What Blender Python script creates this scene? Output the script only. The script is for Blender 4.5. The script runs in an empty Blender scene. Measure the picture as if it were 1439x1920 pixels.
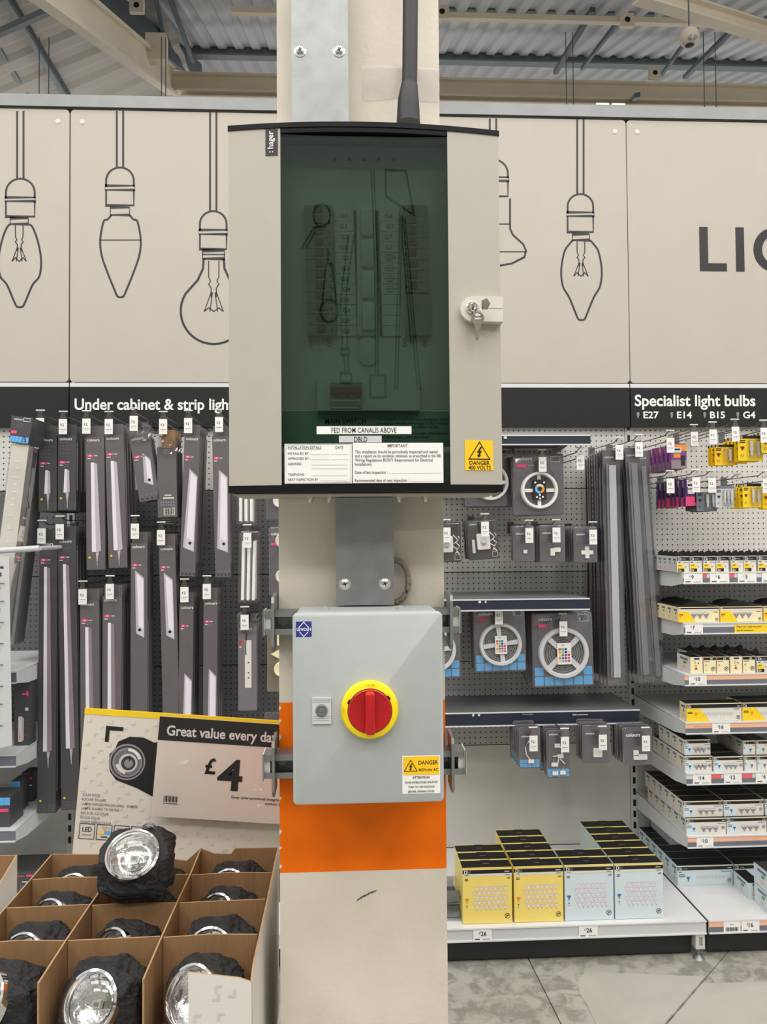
import bpy, math, random
from mathutils import Vector, Matrix, noise
random.seed(7)
PI = math.pi
sc = bpy.context.scene
COL = sc.collection

# ------------------------------------------------------------------ camera
FPX, CAMH = 1442.0, 1.54
YAW, PIT, ROLL = math.radians(2.8), math.radians(1.55), -0.0075
RM = (Matrix.Rotation(-YAW, 3, 'Z') @ Matrix.Rotation(PI/2 + PIT, 3, 'X') @ Matrix.Rotation(ROLL, 3, 'Z'))
cam_d = bpy.data.cameras.new('camera')
cam_d.sensor_fit = 'VERTICAL'; cam_d.sensor_height = 36; cam_d.lens = 36*FPX/1920
cam_d.clip_start = 0.05; cam_d.clip_end = 100
cam = bpy.data.objects.new('camera', cam_d); COL.objects.link(cam)
cam.matrix_world = Matrix.Translation((0, 0, CAMH)) @ RM.to_4x4()
sc.camera = cam

def at(px, py, y=None, z=None, x=None):
    """world point seen at a photo pixel, on the plane y=, z= or x="""
    d = RM @ Vector(((px-719.5)/FPX, -(py-960)/FPX, -1))
    t = y/d.y if y is not None else ((z-CAMH)/d.z if z is not None else x/d.x)
    return Vector((0, 0, CAMH)) + d*t

# ------------------------------------------------------------------ world, lamps, exposure
world = bpy.data.worlds.new('world'); sc.world = world; world.use_nodes = True
bgn = world.node_tree.nodes['Background']
bgn.inputs[0].default_value = (1.0, 0.985, 0.96, 1); bgn.inputs[1].default_value = 0.74
def area(name, loc, sx, sy, power, color=(1, 0.965, 0.91)):
    l = bpy.data.lights.new(name, 'AREA'); l.shape = 'RECTANGLE'; l.size = sx; l.size_y = sy
    l.energy = power; l.color = color
    o = bpy.data.objects.new(name, l); o.location = loc; COL.objects.link(o); return o
for lx in (-3.4, -1.1, 1.2, 3.5):
    for ly, pw in ((-3.2, 62), (-1.0, 44), (0.8, 35), (2.4, 10)):
        area('warehouse_lamp', (lx, ly, 5.2), 1.8, 0.9, pw)
for lx in (-3.0, 0.6, 4.2):      # added upward fill, unseen behind the header boards, to brighten the roof
    area('roof_fill', (lx, 8.2, 4.9), 2.4, 0.6, 9).rotation_euler = (PI, 0, 0)
sc.view_settings.view_transform = 'Standard'; sc.view_settings.look = 'None'
sc.view_settings.exposure = 0.0; sc.view_settings.gamma = 1.0; sc.view_settings.use_curve_mapping = False

# ------------------------------------------------------------------ materials
def lin(h):
    h = h.lstrip('#'); c = [int(h[i:i+2], 16)/255 for i in (0, 2, 4)]
    return tuple(x/12.92 if x <= .04045 else ((x+.055)/1.055)**2.4 for x in c) + (1,)
MATS = {}
def mat(name, col, rough=.5, metal=0, var=.05, scale=25, bump=0, bscale=120, spec=.5, stretch=None):
    m = bpy.data.materials.new(name); m.use_nodes = True; nt = m.node_tree; N = nt.nodes; L = nt.links
    b = N['Principled BSDF']; b.inputs['Roughness'].default_value = rough; b.inputs['Metallic'].default_value = metal
    b.inputs['Specular IOR Level'].default_value = spec
    tc = N.new('ShaderNodeTexCoord'); src = tc.outputs['Object']
    if stretch:
        mp = N.new('ShaderNodeMapping'); mp.inputs['Scale'].default_value = stretch; L.new(src, mp.inputs[0]); src = mp.outputs[0]
    nz = N.new('ShaderNodeTexNoise'); nz.inputs['Scale'].default_value = scale; nz.inputs['Detail'].default_value = 4
    L.new(src, nz.inputs['Vector'])
    rp = N.new('ShaderNodeValToRGB'); c = lin(col)
    rp.color_ramp.elements[0].position = .3; rp.color_ramp.elements[1].position = .7
    rp.color_ramp.elements[0].color = tuple(max(0, x*(1-var)) for x in c[:3]) + (1,)
    rp.color_ramp.elements[1].color = tuple(min(1, x*(1+var)) for x in c[:3]) + (1,)
    L.new(nz.outputs['Fac'], rp.inputs[0]); L.new(rp.outputs[0], b.inputs['Base Color'])
    if bump:
        n2 = N.new('ShaderNodeTexNoise'); n2.inputs['Scale'].default_value = bscale; n2.inputs['Detail'].default_value = 5
        L.new(src, n2.inputs['Vector']); bp = N.new('ShaderNodeBump'); bp.inputs['Strength'].default_value = bump
        bp.inputs['Distance'].default_value = .01; L.new(n2.outputs['Fac'], bp.inputs['Height']); L.new(bp.outputs[0], b.inputs['Normal'])
    MATS[name] = m; return m
def clear(name, tint=(1, 1, 1), gloss=.10, rough=.06):
    """thin clear plastic: mostly see-through with a coat of gloss"""
    m = bpy.data.materials.new(name); m.use_nodes = True; nt = m.node_tree; N = nt.nodes; L = nt.links
    for n in list(N): N.remove(n)
    out = N.new('ShaderNodeOutputMaterial'); mx = N.new('ShaderNodeMixShader'); tr = N.new('ShaderNodeBsdfTransparent')
    gl = N.new('ShaderNodeBsdfGlossy'); gl.inputs['Roughness'].default_value = rough
    tr.inputs[0].default_value = tuple(tint) + (1,)
    lw = N.new('ShaderNodeLayerWeight'); lw.inputs[0].default_value = .25
    mul = N.new('ShaderNodeMath'); mul.operation = 'MULTIPLY_ADD'; mul.inputs[1].default_value = .5; mul.inputs[2].default_value = gloss
    L.new(lw.outputs['Fresnel'], mul.inputs[0]); L.new(mul.outputs[0], mx.inputs[0])
    L.new(tr.outputs[0], mx.inputs[1]); L.new(gl.outputs[0], mx.inputs[2]); L.new(mx.outputs[0], out.inputs[0])
    MATS[name] = m; return m
def pegboard(name, col, pitch=.0238, rad=.0032, hole='#1c1c1c'):
    m = mat(name, col, .45, 0, .03, 8); nt = m.node_tree; N = nt.nodes; L = nt.links; b = N['Principled BSDF']
    tc = [n for n in N if n.type == 'TEX_COORD'][0]; sp = N.new('ShaderNodeSeparateXYZ'); L.new(tc.outputs['Object'], sp.inputs[0])
    sq = []
    for k in (0, 2):
        a = N.new('ShaderNodeMath'); a.operation = 'PINGPONG'; a.inputs[1].default_value = pitch/2; L.new(sp.outputs[k], a.inputs[0])
        p = N.new('ShaderNodeMath'); p.operation = 'POWER'; p.inputs[1].default_value = 2; L.new(a.outputs[0], p.inputs[0]); sq.append(p)
    ad = N.new('ShaderNodeMath'); L.new(sq[0].outputs[0], ad.inputs[0]); L.new(sq[1].outputs[0], ad.inputs[1])
    lt = N.new('ShaderNodeMath'); lt.operation = 'LESS_THAN'; lt.inputs[1].default_value = rad**2; L.new(ad.outputs[0], lt.inputs[0])
    mx = N.new('ShaderNodeMixRGB'); mx.inputs[2].default_value = lin(hole); L.new(lt.outputs[0], mx.inputs[0])
    old = b.inputs['Base Color'].links[0].from_socket; L.new(old, mx.inputs[1]); L.new(mx.outputs[0], b.inputs['Base Color'])
    return m
P = {}
def paint(key, col, rough=.5, **k): P[key] = mat('print_' + key, col, rough, **k); return P[key]
for k, c in dict(white='#ededeb', offwhite='#dcd8cf', black='#131314', ink='#1d1d1f', charcoal='#3b3b3e', greyline='#8d8c90', midgrey='#6f7074',
                 pink='#ee4a7f', lilac='#e4e0ea', lilacd='#bbb3bd', mauve='#8f7f86', yellow='#f4d01c', paleyellow='#f0d873', cream='#efe3b8',
                 blue='#2f6fa8', paleblue='#cfdde2', skyblue='#63b1ea', red='#cc2a26', green='#3e9a4a', orange='#e98f26', salmon='#f0b899',
                 coral='#e8656a', slate='#6d727c', pinkpale='#ecd5de', purple='#7d3a86', darkpurple='#46285f', lightgrey='#c9cacd',
                 navy='#1f2635', brownred='#6d3026', signyellow='#f6c60e', brandblue='#23358c').items():
    paint(k, c, .45, var=.02)
BOARD = mat('cream_board', '#bab4a9', .5, 0, .02, 6)
RAIL = mat('brushed_aluminium', '#8e9091', .5, .35, .06, 12)
BAND = mat('header_charcoal', '#242627', .6, 0, .05, 20, spec=.25)
SHELFW = mat('white_enamel', '#d9dadb', .38, 0, .02, 10)
SHELFG = mat('grey_enamel', '#cbcac5', .4, 0, .03, 10)
PEGW = pegboard('pegboard_white', '#cfcdc8')
PEGM = pegboard('pegboard_grey', '#b4b4b2')
PEGD = pegboard('pegboard_dark', '#606163', hole='#0c0c0c')
STEELM = mat('zinc_plate', '#8f9293', .45, .7, .10, 30, .02, 60)
STEELD = mat('zinc_dull', '#8e9192', .45, .7, .08, 30)
CHROME = mat('chrome', '#e6e6e6', .08, 1, .02, 20)
WIRE = mat('hook_wire', '#77797c', .35, .8, .05, 40)
CONC = mat('painted_column', '#d8d1c3', .7, 0, .09, 5, .07, 90)
ORANGE = mat('orange_band_paint', '#f57204', .6, 0, .07, 14, .05, 60, .2)
DBGREY = mat('cream_powder_coat', '#afaba0', .48, 0, .015, 30, .02, 500)
DBTRIM = mat('black_plastic_trim', '#090b10', .55, 0, .05, 20, spec=.2)
ISOG = mat('light_grey_powder_coat', '#adb3b4', .5, 0, .02, 40, .03, 600)
DARKPLATE = mat('breaker_grey', '#7f8582', .5, 0, .03, 30)
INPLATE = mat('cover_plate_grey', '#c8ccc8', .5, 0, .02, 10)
BLACKR = mat('black_rubber', '#1e2022', .5, 0, .1, 30)
YEL = mat('yellow_plastic', '#f5da12', .35, 0, .02, 20)
RED = mat('red_plastic', '#b5121b', .28, 0, .04, 20)
CARD = mat('corrugated_card', '#8f6d4a', .8, 0, .10, 9, .30, 60, stretch=(3, 3, .25))
CARDE = mat('card_cut_edge', '#a98a63', .85, 0, .15, 60)
CARDW = mat('white_printed_card', '#dcd9d3', .5, 0, .02, 8)
ROCK = mat('moulded_rock', '#1d1d1f', .72, 0, .35, 40, .5, 160)
LED = mat('led_chip', '#a5a99a', .3, 0, .1, 80)
REFL = mat('faceted_reflector', '#dadada', .12, 1, .05, 30, .35, 90)
CLEAR = clear('clear_blister', (.96, .96, .97), .07)
TAPE = clear('clear_tape_film', (.95, .95, .95), .05, .3)
CLEARS = clear('clear_sleeve', (.93, .93, .95), .10)
LENSC = clear('lamp_lens', (.97, .97, .97), .05, .02)
GLASS = clear('smoked_green_window', (.50, .60, .545), .035, .01)
PACK = mat('charcoal_carton', '#625e60', .42, 0, .04, 12)
PACKD = mat('dark_carton', '#47474a', .42, 0, .04, 12)
PACKG = mat('grey_card', '#747077', .45, 0, .04, 14)
WPLAS = mat('white_plastic', '#e6e4e2', .4, 0, .02, 30)
STRIP = mat('led_tape', '#777a7a', .5, 0, .5, 260)
NAVY = mat('navy_edge_strip', '#1f2838', .45, 0, .05, 10)
DECKG = mat('grey_shelf_deck', '#7b7c7e', .4, .2, .05, 10)
ROOF = mat('roof_deck', '#b3b5b8', .6, 0, .05, 1.2)
ROOFL = mat('roof_liner', '#b5b1aa', .6, 0, .06, 1.0)
BEAMC = mat('cream_beam_paint', '#e0d4be', .55, 0, .05, 3)
BEAMG = mat('grey_steel', '#7a8589', .5, .2, .08, 3)
BEAMD = mat('dark_steel', '#525d63', .5, .2, .08, 3)
# floor: stained concrete, and the smoother repaired patch
def concrete(name, dark, light, scale):
    m = mat(name, light, .55, 0, .06, 3, .06, 80); nt = m.node_tree; N = nt.nodes; L = nt.links; b = N['Principled BSDF']
    tc = [n for n in N if n.type == 'TEX_COORD'][0]
    nz = N.new('ShaderNodeTexNoise'); nz.inputs['Scale'].default_value = scale; nz.inputs['Detail'].default_value = 9; nz.inputs['Roughness'].default_value = .65
    nz.inputs['Distortion'].default_value = .5; L.new(tc.outputs['Object'], nz.inputs['Vector'])
    rp = N.new('ShaderNodeValToRGB'); rp.color_ramp.elements[0].position = .42; rp.color_ramp.elements[1].position = .56
    L.new(nz.outputs['Fac'], rp.inputs[0])
    mx = N.new('ShaderNodeMixRGB'); mx.inputs[1].default_value = lin(dark); L.new(rp.outputs[0], mx.inputs[0])
    old = b.inputs['Base Color'].links[0].from_socket; L.new(old, mx.inputs[2]); L.new(mx.outputs[0], b.inputs['Base Color']); return m
CONF = concrete('worn_concrete', '#86857c', '#a9a79d', 15)
CONP = concrete('trowelled_patch', '#aaa89e', '#b0aea4', 3)
JOINT = mat('floor_joint', '#77756e', .8)

# ------------------------------------------------------------------ mesh builder
_txt = {}
def glyphs(s, bold, res=2):
    k = (s, bold, res)
    if k not in _txt:
        c = bpy.data.curves.new('t', 'FONT'); c.body = s; c.resolution_u = res; c.offset = (.022 if bold == 2 else .013) if bold else .003
        o = bpy.data.objects.new('t', c); m = o.to_mesh()
        vs = [(v.co.x, v.co.y) for v in m.vertices]; fs = [tuple(p.vertices) for p in m.polygons]
        o.to_mesh_clear(); bpy.data.objects.remove(o); bpy.data.curves.remove(c)
        x0 = min(v[0] for v in vs); x1 = max(v[0] for v in vs)
        _txt[k] = ([((x-x0), y) for x, y in vs], fs, x1-x0)
    return _txt[k]
CAP = 0.682
class MB:
    def __init__(s): s.v = []; s.f = []; s.m = []
    def add(s, vs, fs, m):
        n = len(s.v); s.v += [Vector(v) for v in vs]; s.f += [tuple(i+n for i in f) for f in fs]; s.m += [m]*len(fs); return s
    def box(s, x0, x1, y0, y1, z0, z1, m):
        v = [(x, y, z) for z in (z0, z1) for y in (y0, y1) for x in (x0, x1)]
        return s.add(v, [(0, 2, 3, 1), (4, 5, 7, 6), (0, 1, 5, 4), (2, 6, 7, 3), (0, 4, 6, 2), (1, 3, 7, 5)], m)
    def prism(s, pts, y0, y1, m, cap=True):
        n = len(pts); v = [(x, y0, z) for x, z in pts] + [(x, y1, z) for x, z in pts]
        f = [(i, i+n, (i+1) % n+n, (i+1) % n) for i in range(n)]
        if cap: f += [tuple(range(n)), tuple(range(2*n-1, n-1, -1))]
        return s.add(v, f, m)
    def prismx(s, pts, x0, x1, m):
        n = len(pts); v = [(x0, y, z) for y, z in pts] + [(x1, y, z) for y, z in pts]
        f = [(i, (i+1) % n, (i+1) % n+n, i+n) for i in range(n)] + [tuple(range(n-1, -1, -1)), tuple(range(n, 2*n))]
        return s.add(v, f, m)
    def rbox(s, x0, x1, y0, y1, z0, z1, r, m, c=0, seg=4):
        """rounded rectangle pushed along y, its front edge eased by c"""
        def ring(i, y):
            rr = max(r-i, .0003); out = []
            for cx, cz, a in ((x1-i-rr, z1-i-rr, 0), (x0+i+rr, z1-i-rr, 90), (x0+i+rr, z0+i+rr, 180), (x1-i-rr, z0+i+rr, 270)):
                for k in range(seg+1):
                    t = math.radians(a + 90*k/seg); out.append((cx+rr*math.cos(t), y, cz+rr*math.sin(t)))
            return out
        rings = ([ring(c, y0), ring(c*.3, y0+c*.3), ring(0, y0+c)] if c else [ring(0, y0)]) + [ring(0, y1)]
        n = len(rings[0]); v = [p for q in rings for p in q]; f = [tuple(range(n))[::-1]]
        for k in range(len(rings)-1):
            f += [(k*n+i, k*n+(i+1) % n, (k+1)*n+(i+1) % n, (k+1)*n+i) for i in range(n)]
        f.append(tuple(range((len(rings)-1)*n, len(rings)*n)))
        return s.add(v, f, m)
    def poly(s, pts, y, m): return s.add([(x, y, z) for x, z in pts], [tuple(range(len(pts)))], m)
    def rect(s, x0, x1, z0, z1, y, m): return s.poly([(x0, z0), (x1, z0), (x1, z1), (x0, z1)], y, m)
    def disc(s, x, z, r, y, m, n=20, rz=None):
        return s.poly([(x+r*math.cos(2*PI*i/n), z+(rz or r)*math.sin(2*PI*i/n)) for i in range(n)], y, m)
    def annulus(s, x, z, r0, r1, y, m, n=28, a0=0, a1=2*PI, sz=1):
        v = []; 
        for i in range(n+1):
            t = a0+(a1-a0)*i/n
            v += [(x+r0*math.cos(t), y, z+sz*r0*math.sin(t)), (x+r1*math.cos(t), y, z+sz*r1*math.sin(t))]
        return s.add(v, [(2*i, 2*i+1, 2*i+3, 2*i+2) for i in range(n)], m)
    def line(s, pts, w, y, m, closed=False):
        pts = [Vector((p[0], p[1])) for p in pts]; n = len(pts); v = []
        for i in range(n):
            a = pts[i-1] if (i > 0 or closed) else pts[i]; b = pts[(i+1) % n] if (i < n-1 or closed) else pts[i]
            d = (b-a); d = d.normalized() if d.length > 1e-9 else Vector((1, 0)); q = Vector((-d.y, d.x))
            k = 1.0
            if 0 < i < n-1 or closed:
                e = (pts[i]-a); 
                if e.length > 1e-9: k = 1/max(.5, abs(e.normalized().dot(d)))
            v += [(pts[i].x+q.x*w/2*k, y, pts[i].y+q.y*w/2*k), (pts[i].x-q.x*w/2*k, y, pts[i].y-q.y*w/2*k)]
        m_ = n if closed else n-1
        return s.add(v, [(2*i, 2*i+1, (2*i+3) % (2*n), (2*i+2) % (2*n)) for i in range(m_)], m)
    def text(s, t, x, z, h, y, m, bold=False, align='l', width=None, rot=0, shear=0):
        vs, fs, w = glyphs(t, (2 if h > .012 else 1) if bold else 0, 8 if h > .03 else 3 if h > .008 else 2); k = h/CAP; kx = width/w if width else k; W = w*kx
        ox = {'l': 0, 'c': -W/2, 'r': -W}[align]; c, q = math.cos(rot), math.sin(rot); out = []
        for a, b in vs:
            u, w_ = a*kx+ox+b*k*shear, b*k; out.append((x+u*c-w_*q, y, z+u*q+w_*c))
        return s.add(out, fs, m)
    def tube(s, path, r, m, n=8, cap=True):
        path = [Vector(p) for p in path]; rr = r if isinstance(r, (list, tuple)) else [r]*len(path); v = []
        up = Vector((0, 0, 1))
        for i, p in enumerate(path):
            d = (path[min(i+1, len(path)-1)]-path[max(i-1, 0)]).normalized()
            a = d.cross(up if abs(d.z) < .95 else Vector((1, 0, 0))).normalized(); b = d.cross(a)
            v += [p+(a*math.cos(2*PI*k/n)+b*math.sin(2*PI*k/n))*rr[i] for k in range(n)]
        f = [(i*n+k, (i+1)*n+k, (i+1)*n+(k+1) % n, i*n+(k+1) % n) for i in range(len(path)-1) for k in range(n)]
        if cap: f += [tuple(range(n)), tuple(range(len(v)-1, len(v)-n-1, -1))]
        return s.add(v, f, m)
    def lathe(s, prof, o, axis, m, n=24):
        """prof: (radius, distance along axis)"""
        o = Vector(o); d = Vector(axis).normalized(); a = d.cross(Vector((0, 0, 1)) if abs(d.z) < .95 else Vector((1, 0, 0))).normalized(); b = d.cross(a)
        v = [o+d*h+(a*math.cos(2*PI*k/n)+b*math.sin(2*PI*k/n))*max(r, 1e-5) for r, h in prof for k in range(n)]
        f = [(i*n+k, i*n+(k+1) % n, (i+1)*n+(k+1) % n, (i+1)*n+k) for i in range(len(prof)-1) for k in range(n)]
        return s.add(v, f, m)
    def xf(s, M, start=0):
        for i in range(start, len(s.v)): s.v[i] = M @ s.v[i]
        return s
    def build(s, name, parent=None, smooth=False, label=None, kind=None, at0=None):
        me = bpy.data.meshes.new(name); o0 = Vector(at0) if at0 is not None else Vector((0, 0, 0))
        me.from_pydata([v-o0 for v in s.v], [], s.f)
        ms = []
        for m in s.m:
            if m not in ms: ms.append(m)
        for m in ms: me.materials.append(m)
        me.polygons.foreach_set('material_index', [ms.index(m) for m in s.m])
        if smooth: me.polygons.foreach_set('use_smooth', [True]*len(me.polygons))
        me.update(); o = bpy.data.objects.new(name, me); COL.objects.link(o)
        if smooth:
            try: me.set_sharp_from_angle(angle=math.radians(35))
            except Exception: pass
        if parent: o.parent = parent
        elif at0 is not None: o.location = o0
        if label: o['label'] = label
        if kind: o['kind'] = kind
        return o
def tag(o, label, cat, group=None):
    o['label'] = label; o['category'] = cat
    if group: o['group'] = group
    return o
def thing(name, label, cat, loc=(0, 0, 0), group=None, rot=(0, 0, 0)):
    o = bpy.data.objects.new(name, None); o.empty_display_size = .02; COL.objects.link(o)
    o.location = loc; o.rotation_euler = rot; return tag(o, label, cat, group)
def dup(root, loc, label, group=None, rot=None):
    r = root.copy(); COL.objects.link(r); r.location = loc; r['label'] = label
    if rot is not None: r.rotation_euler = rot
    if group: r['group'] = group
    for ch in list(root.children):
        c = ch.copy(); COL.objects.link(c); c.parent = r
        for g in list(ch.children):
            d = g.copy(); COL.objects.link(d); d.parent = c
    return r
ORD = ['', 'second', 'third', 'fourth', 'fifth', 'sixth', 'seventh', 'eighth', 'ninth']

# ------------------------------------------------------------------ floor
def xz(p): return (p.x, p.y)
A0, A1 = at(1000, 1815, z=0), at(1050, 1915, z=0)
B0, B1 = at(1340, 1815, z=0), at(1250, 1920, z=0)
def on(l0, l1, y): t = (y-l0.y)/(l1.y-l0.y); return l0.x+(l1.x-l0.x)*t
f_ = MB().add([(-9, -6, -.006), (9, -6, -.006), (9, 16, -.006), (-9, 16, -.006)], [(0, 1, 2, 3)], JOINT)
floor = f_.build('floor', kind='structure')
g = .0022; yA, yB = 2.15, 4.2
for pts in ([(-9, yA), (on(A0, A1, yA)-g, yA), (on(A0, A1, yB)-g, yB), (-9, yB)],
            [(on(A0, A1, yA)+g, yA), (on(B0, B1, yA)-g, yA), (on(B0, B1, yB)-g, yB), (on(A0, A1, yB)+g, yB)],
            [(on(B0, B1, yA)+g, yA), (9, yA), (9, yB), (on(B0, B1, yB)+g, yB)],
            [(-9, -6), (9, -6), (9, yA-.008), (-9, yA-.008)], [(-9, yB+.008), (9, yB+.008), (9, 16), (-9, 16)]):
    MB().add([(x, y, 0) for x, y in pts] + [(x, y, -.006) for x, y in pts],
             [(0, 1, 2, 3), (4, 5, 1, 0), (5, 6, 2, 1), (6, 7, 3, 2), (7, 4, 0, 3)], CONF).build('slab', floor)
pp = [at(x, y, z=.001) for x, y in ((1098, 1822), (1084, 1838), (1087, 1862), (1102, 1885), (1120, 1925))]
pp += [Vector((on(B0, B1, q)-.006, q, 0)) for q in (pp[-1].y, 2.5, 2.64)]
MB().add([(p.x, p.y, .0012) for p in pp], [tuple(range(len(pp)))], CONP).build('repair_patch', floor)
q0 = [(on(B0, B1, 2.2)+.006, 2.2), (2.2, 2.2), (2.2, 2.60), (on(B0, B1, 2.60)+.006, 2.60)]
MB().add([(x, y, .0012) for x, y in q0], [(0, 1, 2, 3)], CONP).build('repair_patch', floor)

# ------------------------------------------------------------------ roof
def roofR(y): return 6.45+.36*(y-7)
def roofL(x): return 6.10+.46*(x+2.86)
bm0, bm1 = at(125, 0, y=5.0), at(322, 152, y=7.8)
def beamx(y): return bm0.x+(bm1.x-bm0.x)*(y-bm0.y)/(bm1.y-bm0.y)
m = MB(); prof = []; x = -3.0; pit = .19
while x < 9: prof += [(x, 0), (x+.06, 0), (x+.085, -.030), (x+.165, -.030)]; x += pit
v = []; Y0, Y1 = 5.0, 15.0
for px_, dz in prof: v += [(px_, Y0, roofR(Y0)+dz), (px_, Y1, roofR(Y1)+dz)]
m.add(v, [(2*i, 2*i+1, 2*i+3, 2*i+2) for i in range(len(prof)-1)], ROOF)
ceil = m.build('ceiling', kind='structure')
m = MB(); y = 4.0; prof = []
while y < 13: prof += [(y, 0), (y+.10, 0), (y+.16, -.03), (y+.28, -.03)]; y += .34
v = []
for yy, dz in prof: v += [(-8, yy, roofL(-8)+dz), (beamx(yy)+.05, yy, roofL(beamx(yy)+.05)+dz)]
m.add(v, [(2*i, 2*i+2, 2*i+3, 2*i+1) for i in range(len(prof)-1)], ROOFL)
ceil2 = m.build('ceiling', kind='structure')
def bar(a, b, w, h, mt, name, parent):
    """rectangular steel bar from a to b, w across, h deep"""
    a, b = Vector(a), Vector(b); d = (b-a).normalized(); s_ = d.cross(Vector((0, 0, 1))).normalized()*w/2; u = s_.cross(d).normalized()*h/2
    v = [p+i*s_+j*u for p in (a, b) for i, j in ((-1, -1), (1, -1), (1, 1), (-1, 1))]
    return MB().add(v, [(0, 1, 5, 4), (1, 2, 6, 5), (2, 3, 7, 6), (3, 0, 4, 7), (3, 2, 1, 0), (4, 5, 6, 7)], mt).build(name, parent)
def ibar(a, b, w, h, mt, name, parent):
    """I-section beam"""
    a, b = Vector(a), Vector(b); d = (b-a).normalized(); s_ = d.cross(Vector((0, 0, 1))).normalized(); u = s_.cross(d).normalized()
    if u.z < 0: u = -u
    t = h*.12; pts = [(-w/2, -h/2), (w/2, -h/2), (w/2, -h/2+t), (t/2, -h/2+t), (t/2, h/2-t), (w/2, h/2-t), (w/2, h/2), (-w/2, h/2), (-w/2, h/2-t), (-t/2, h/2-t), (-t/2, -h/2+t), (-w/2, -h/2+t)]
    n = 12; v = [p+s_*i+u*j for p in (a, b) for i, j in pts]
    f = [(i, (i+1) % n, (i+1) % n+n, i+n) for i in range(n)] + [tuple(range(n)), tuple(range(n, 2*n))]
    return MB().add(v, f, mt).build(name, parent)
# purlins running across (dark), at the heights they show
for (p0, p1, Y, h, mt) in (((330, 92), (1439, 118), 8.6, .17, BEAMG), ((640, 2), (1439, 10), 7.1, .17, BEAMG), ((560, 182), (1439, 196), 11.0, .2, BEAMG)):
    a, b = at(*p0, y=Y), at(*p1, y=Y); b = a+(b-a)*1.6
    ibar((a.x, Y, a.z), (b.x, Y, a.z), .1, h, mt, 'purlin', ceil)
a, b = at(322, 157, y=7.8), at(1439, 168, y=7.8); ibar((a.x, 7.8, a.z), (b.x*1.5, 7.8, a.z), .12, .19, BEAMC, 'eaves_beam', ceil)
a = at(340, 181, y=7.5); ibar((a.x, 7.5, a.z), (6, 7.5, a.z), .14, .06, BEAMC, 'gutter_rail', ceil)
a = at(500, 3, y=6.6); bar((a.x-.3, 6.6, a.z-.09), (6, 6.6, a.z-.09), .05, .05, BEAMC, 'eaves_flange', ceil)
ibar(bm0+(bm0-bm1)*.3, bm1, .10, .26, BEAMC, 'hip_rafter', ceil2)
a, b = at(180, -12, y=6.2), at(372, 140, y=9.0); bar(a, b, .1, .22, BEAMD, 'diagonal_brace', ceil2)
a, b = at(1195, -14, y=5.2), at(1470, 70, y=6.0); ibar(a, b, .1, .12, BEAMC, 'rafter', ceil)
for p0, p1, Ya, Yb in (((8, -10), (128, 186), 6.4, 7.9), ((-60, -8), (60, 190), 6.4, 7.9)):
    bar(at(*p0, y=Ya), at(*p1, y=Yb), .045, .07, BEAMG, 'purlin', ceil2); 
    bar(at(p0[0]+9, p0[1], y=Ya+.05), at(p1[0]+7, p1[1], y=Yb+.05), .02, .05, BEAMD, 'purlin', ceil2)
bar(at(-20, 70, y=6.6), at(110, 12, y=6.5), .05, .05, BEAMG, 'tie_rod', ceil2)
MB().box(*(lambda p: (p.x-.09, p.x+.09, p.y-.05, p.y+.05, p.z-.12, p.z+.12))(at(294, 92, y=6.9)), BEAMC).build('gusset_plate', ceil2)
for p0, p1, w in (((1112, 18), (1042, 136), .05), ((1168, 30), (1092, 128), .03), ((1318, 36), (1240, 142), .03), ((1380, 50), (1285, 145), .05), ((318, -6), (362, 115), .04), ((292, -6), (316, 112), .035), ((1196, 178), (1180, 196), .05), ((820, 178), (790, 200), .05)):
    bar(at(*p0, y=6.8), at(*p1, y=8.3), w, .04, BEAMD, 'tie_rod', ceil)
for px_ in (1061, 1074, 1319, 1341, 303, 311, 74, 92):
    p = at(px_, 60 if px_ > 500 else 70, y=6.0); q = at(px_, 192, y=6.0)
    MB().tube([(p.x, 6, p.z), (p.x, 6, q.z-.3)], .004, BEAMD, 5).build('hanger_wire', ceil)
for px_, py_ in ((829, 24), (1176, 39), (257, 12), (1228, 138)):
    p = at(px_, py_, y=6.55 if py_ < 100 else 7.7); d_ = .06
    mm = MB(); mm.box(p.x-d_, p.x+d_, p.y-.02, p.y+.02, p.z-d_, p.z+d_, BEAMC); mm.disc(p.x, p.z, .025, p.y-.021, P['black'])
    mm.build('fixing_bracket', ceil)
p = at(1293, 70, y=5.0); t = thing('dome_sensor', 'small cream globe detector hanging on a wire under the metal roof', 'detector', p)
MB().lathe([(0, .066), (.03, .06), (.055, .038), (.066, 0), (.058, -.033), (.035, -.056), (0, -.066)], p, (0, 0, 1), mat('sensor_cream', '#c9bda8', .4), 24).build('globe', t, True, at0=p)
mm = MB(); mm.lathe([(.030, -.0585), (.012, -.0655), (0, -.067)], p, (0, .1, 1), P['charcoal'], 16); mm.build('vent_eye', t, True, at0=p)
for s_ in (-1, 1): MB().prism([(p.x+s_*.008, p.z-.052), (p.x+s_*.03, p.z-.044), (p.x+s_*.03, p.z-.028), (p.x+s_*.012, p.z-.016)], p.y-.062, p.y-.05, P['greyline']).build('vent', t, at0=p)
MB().tube([p+Vector((0, 0, .06)), p+Vector((0, 0, 1.6))], .005, BEAMD, 6).build('hanging_wire', t, at0=p)

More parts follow.
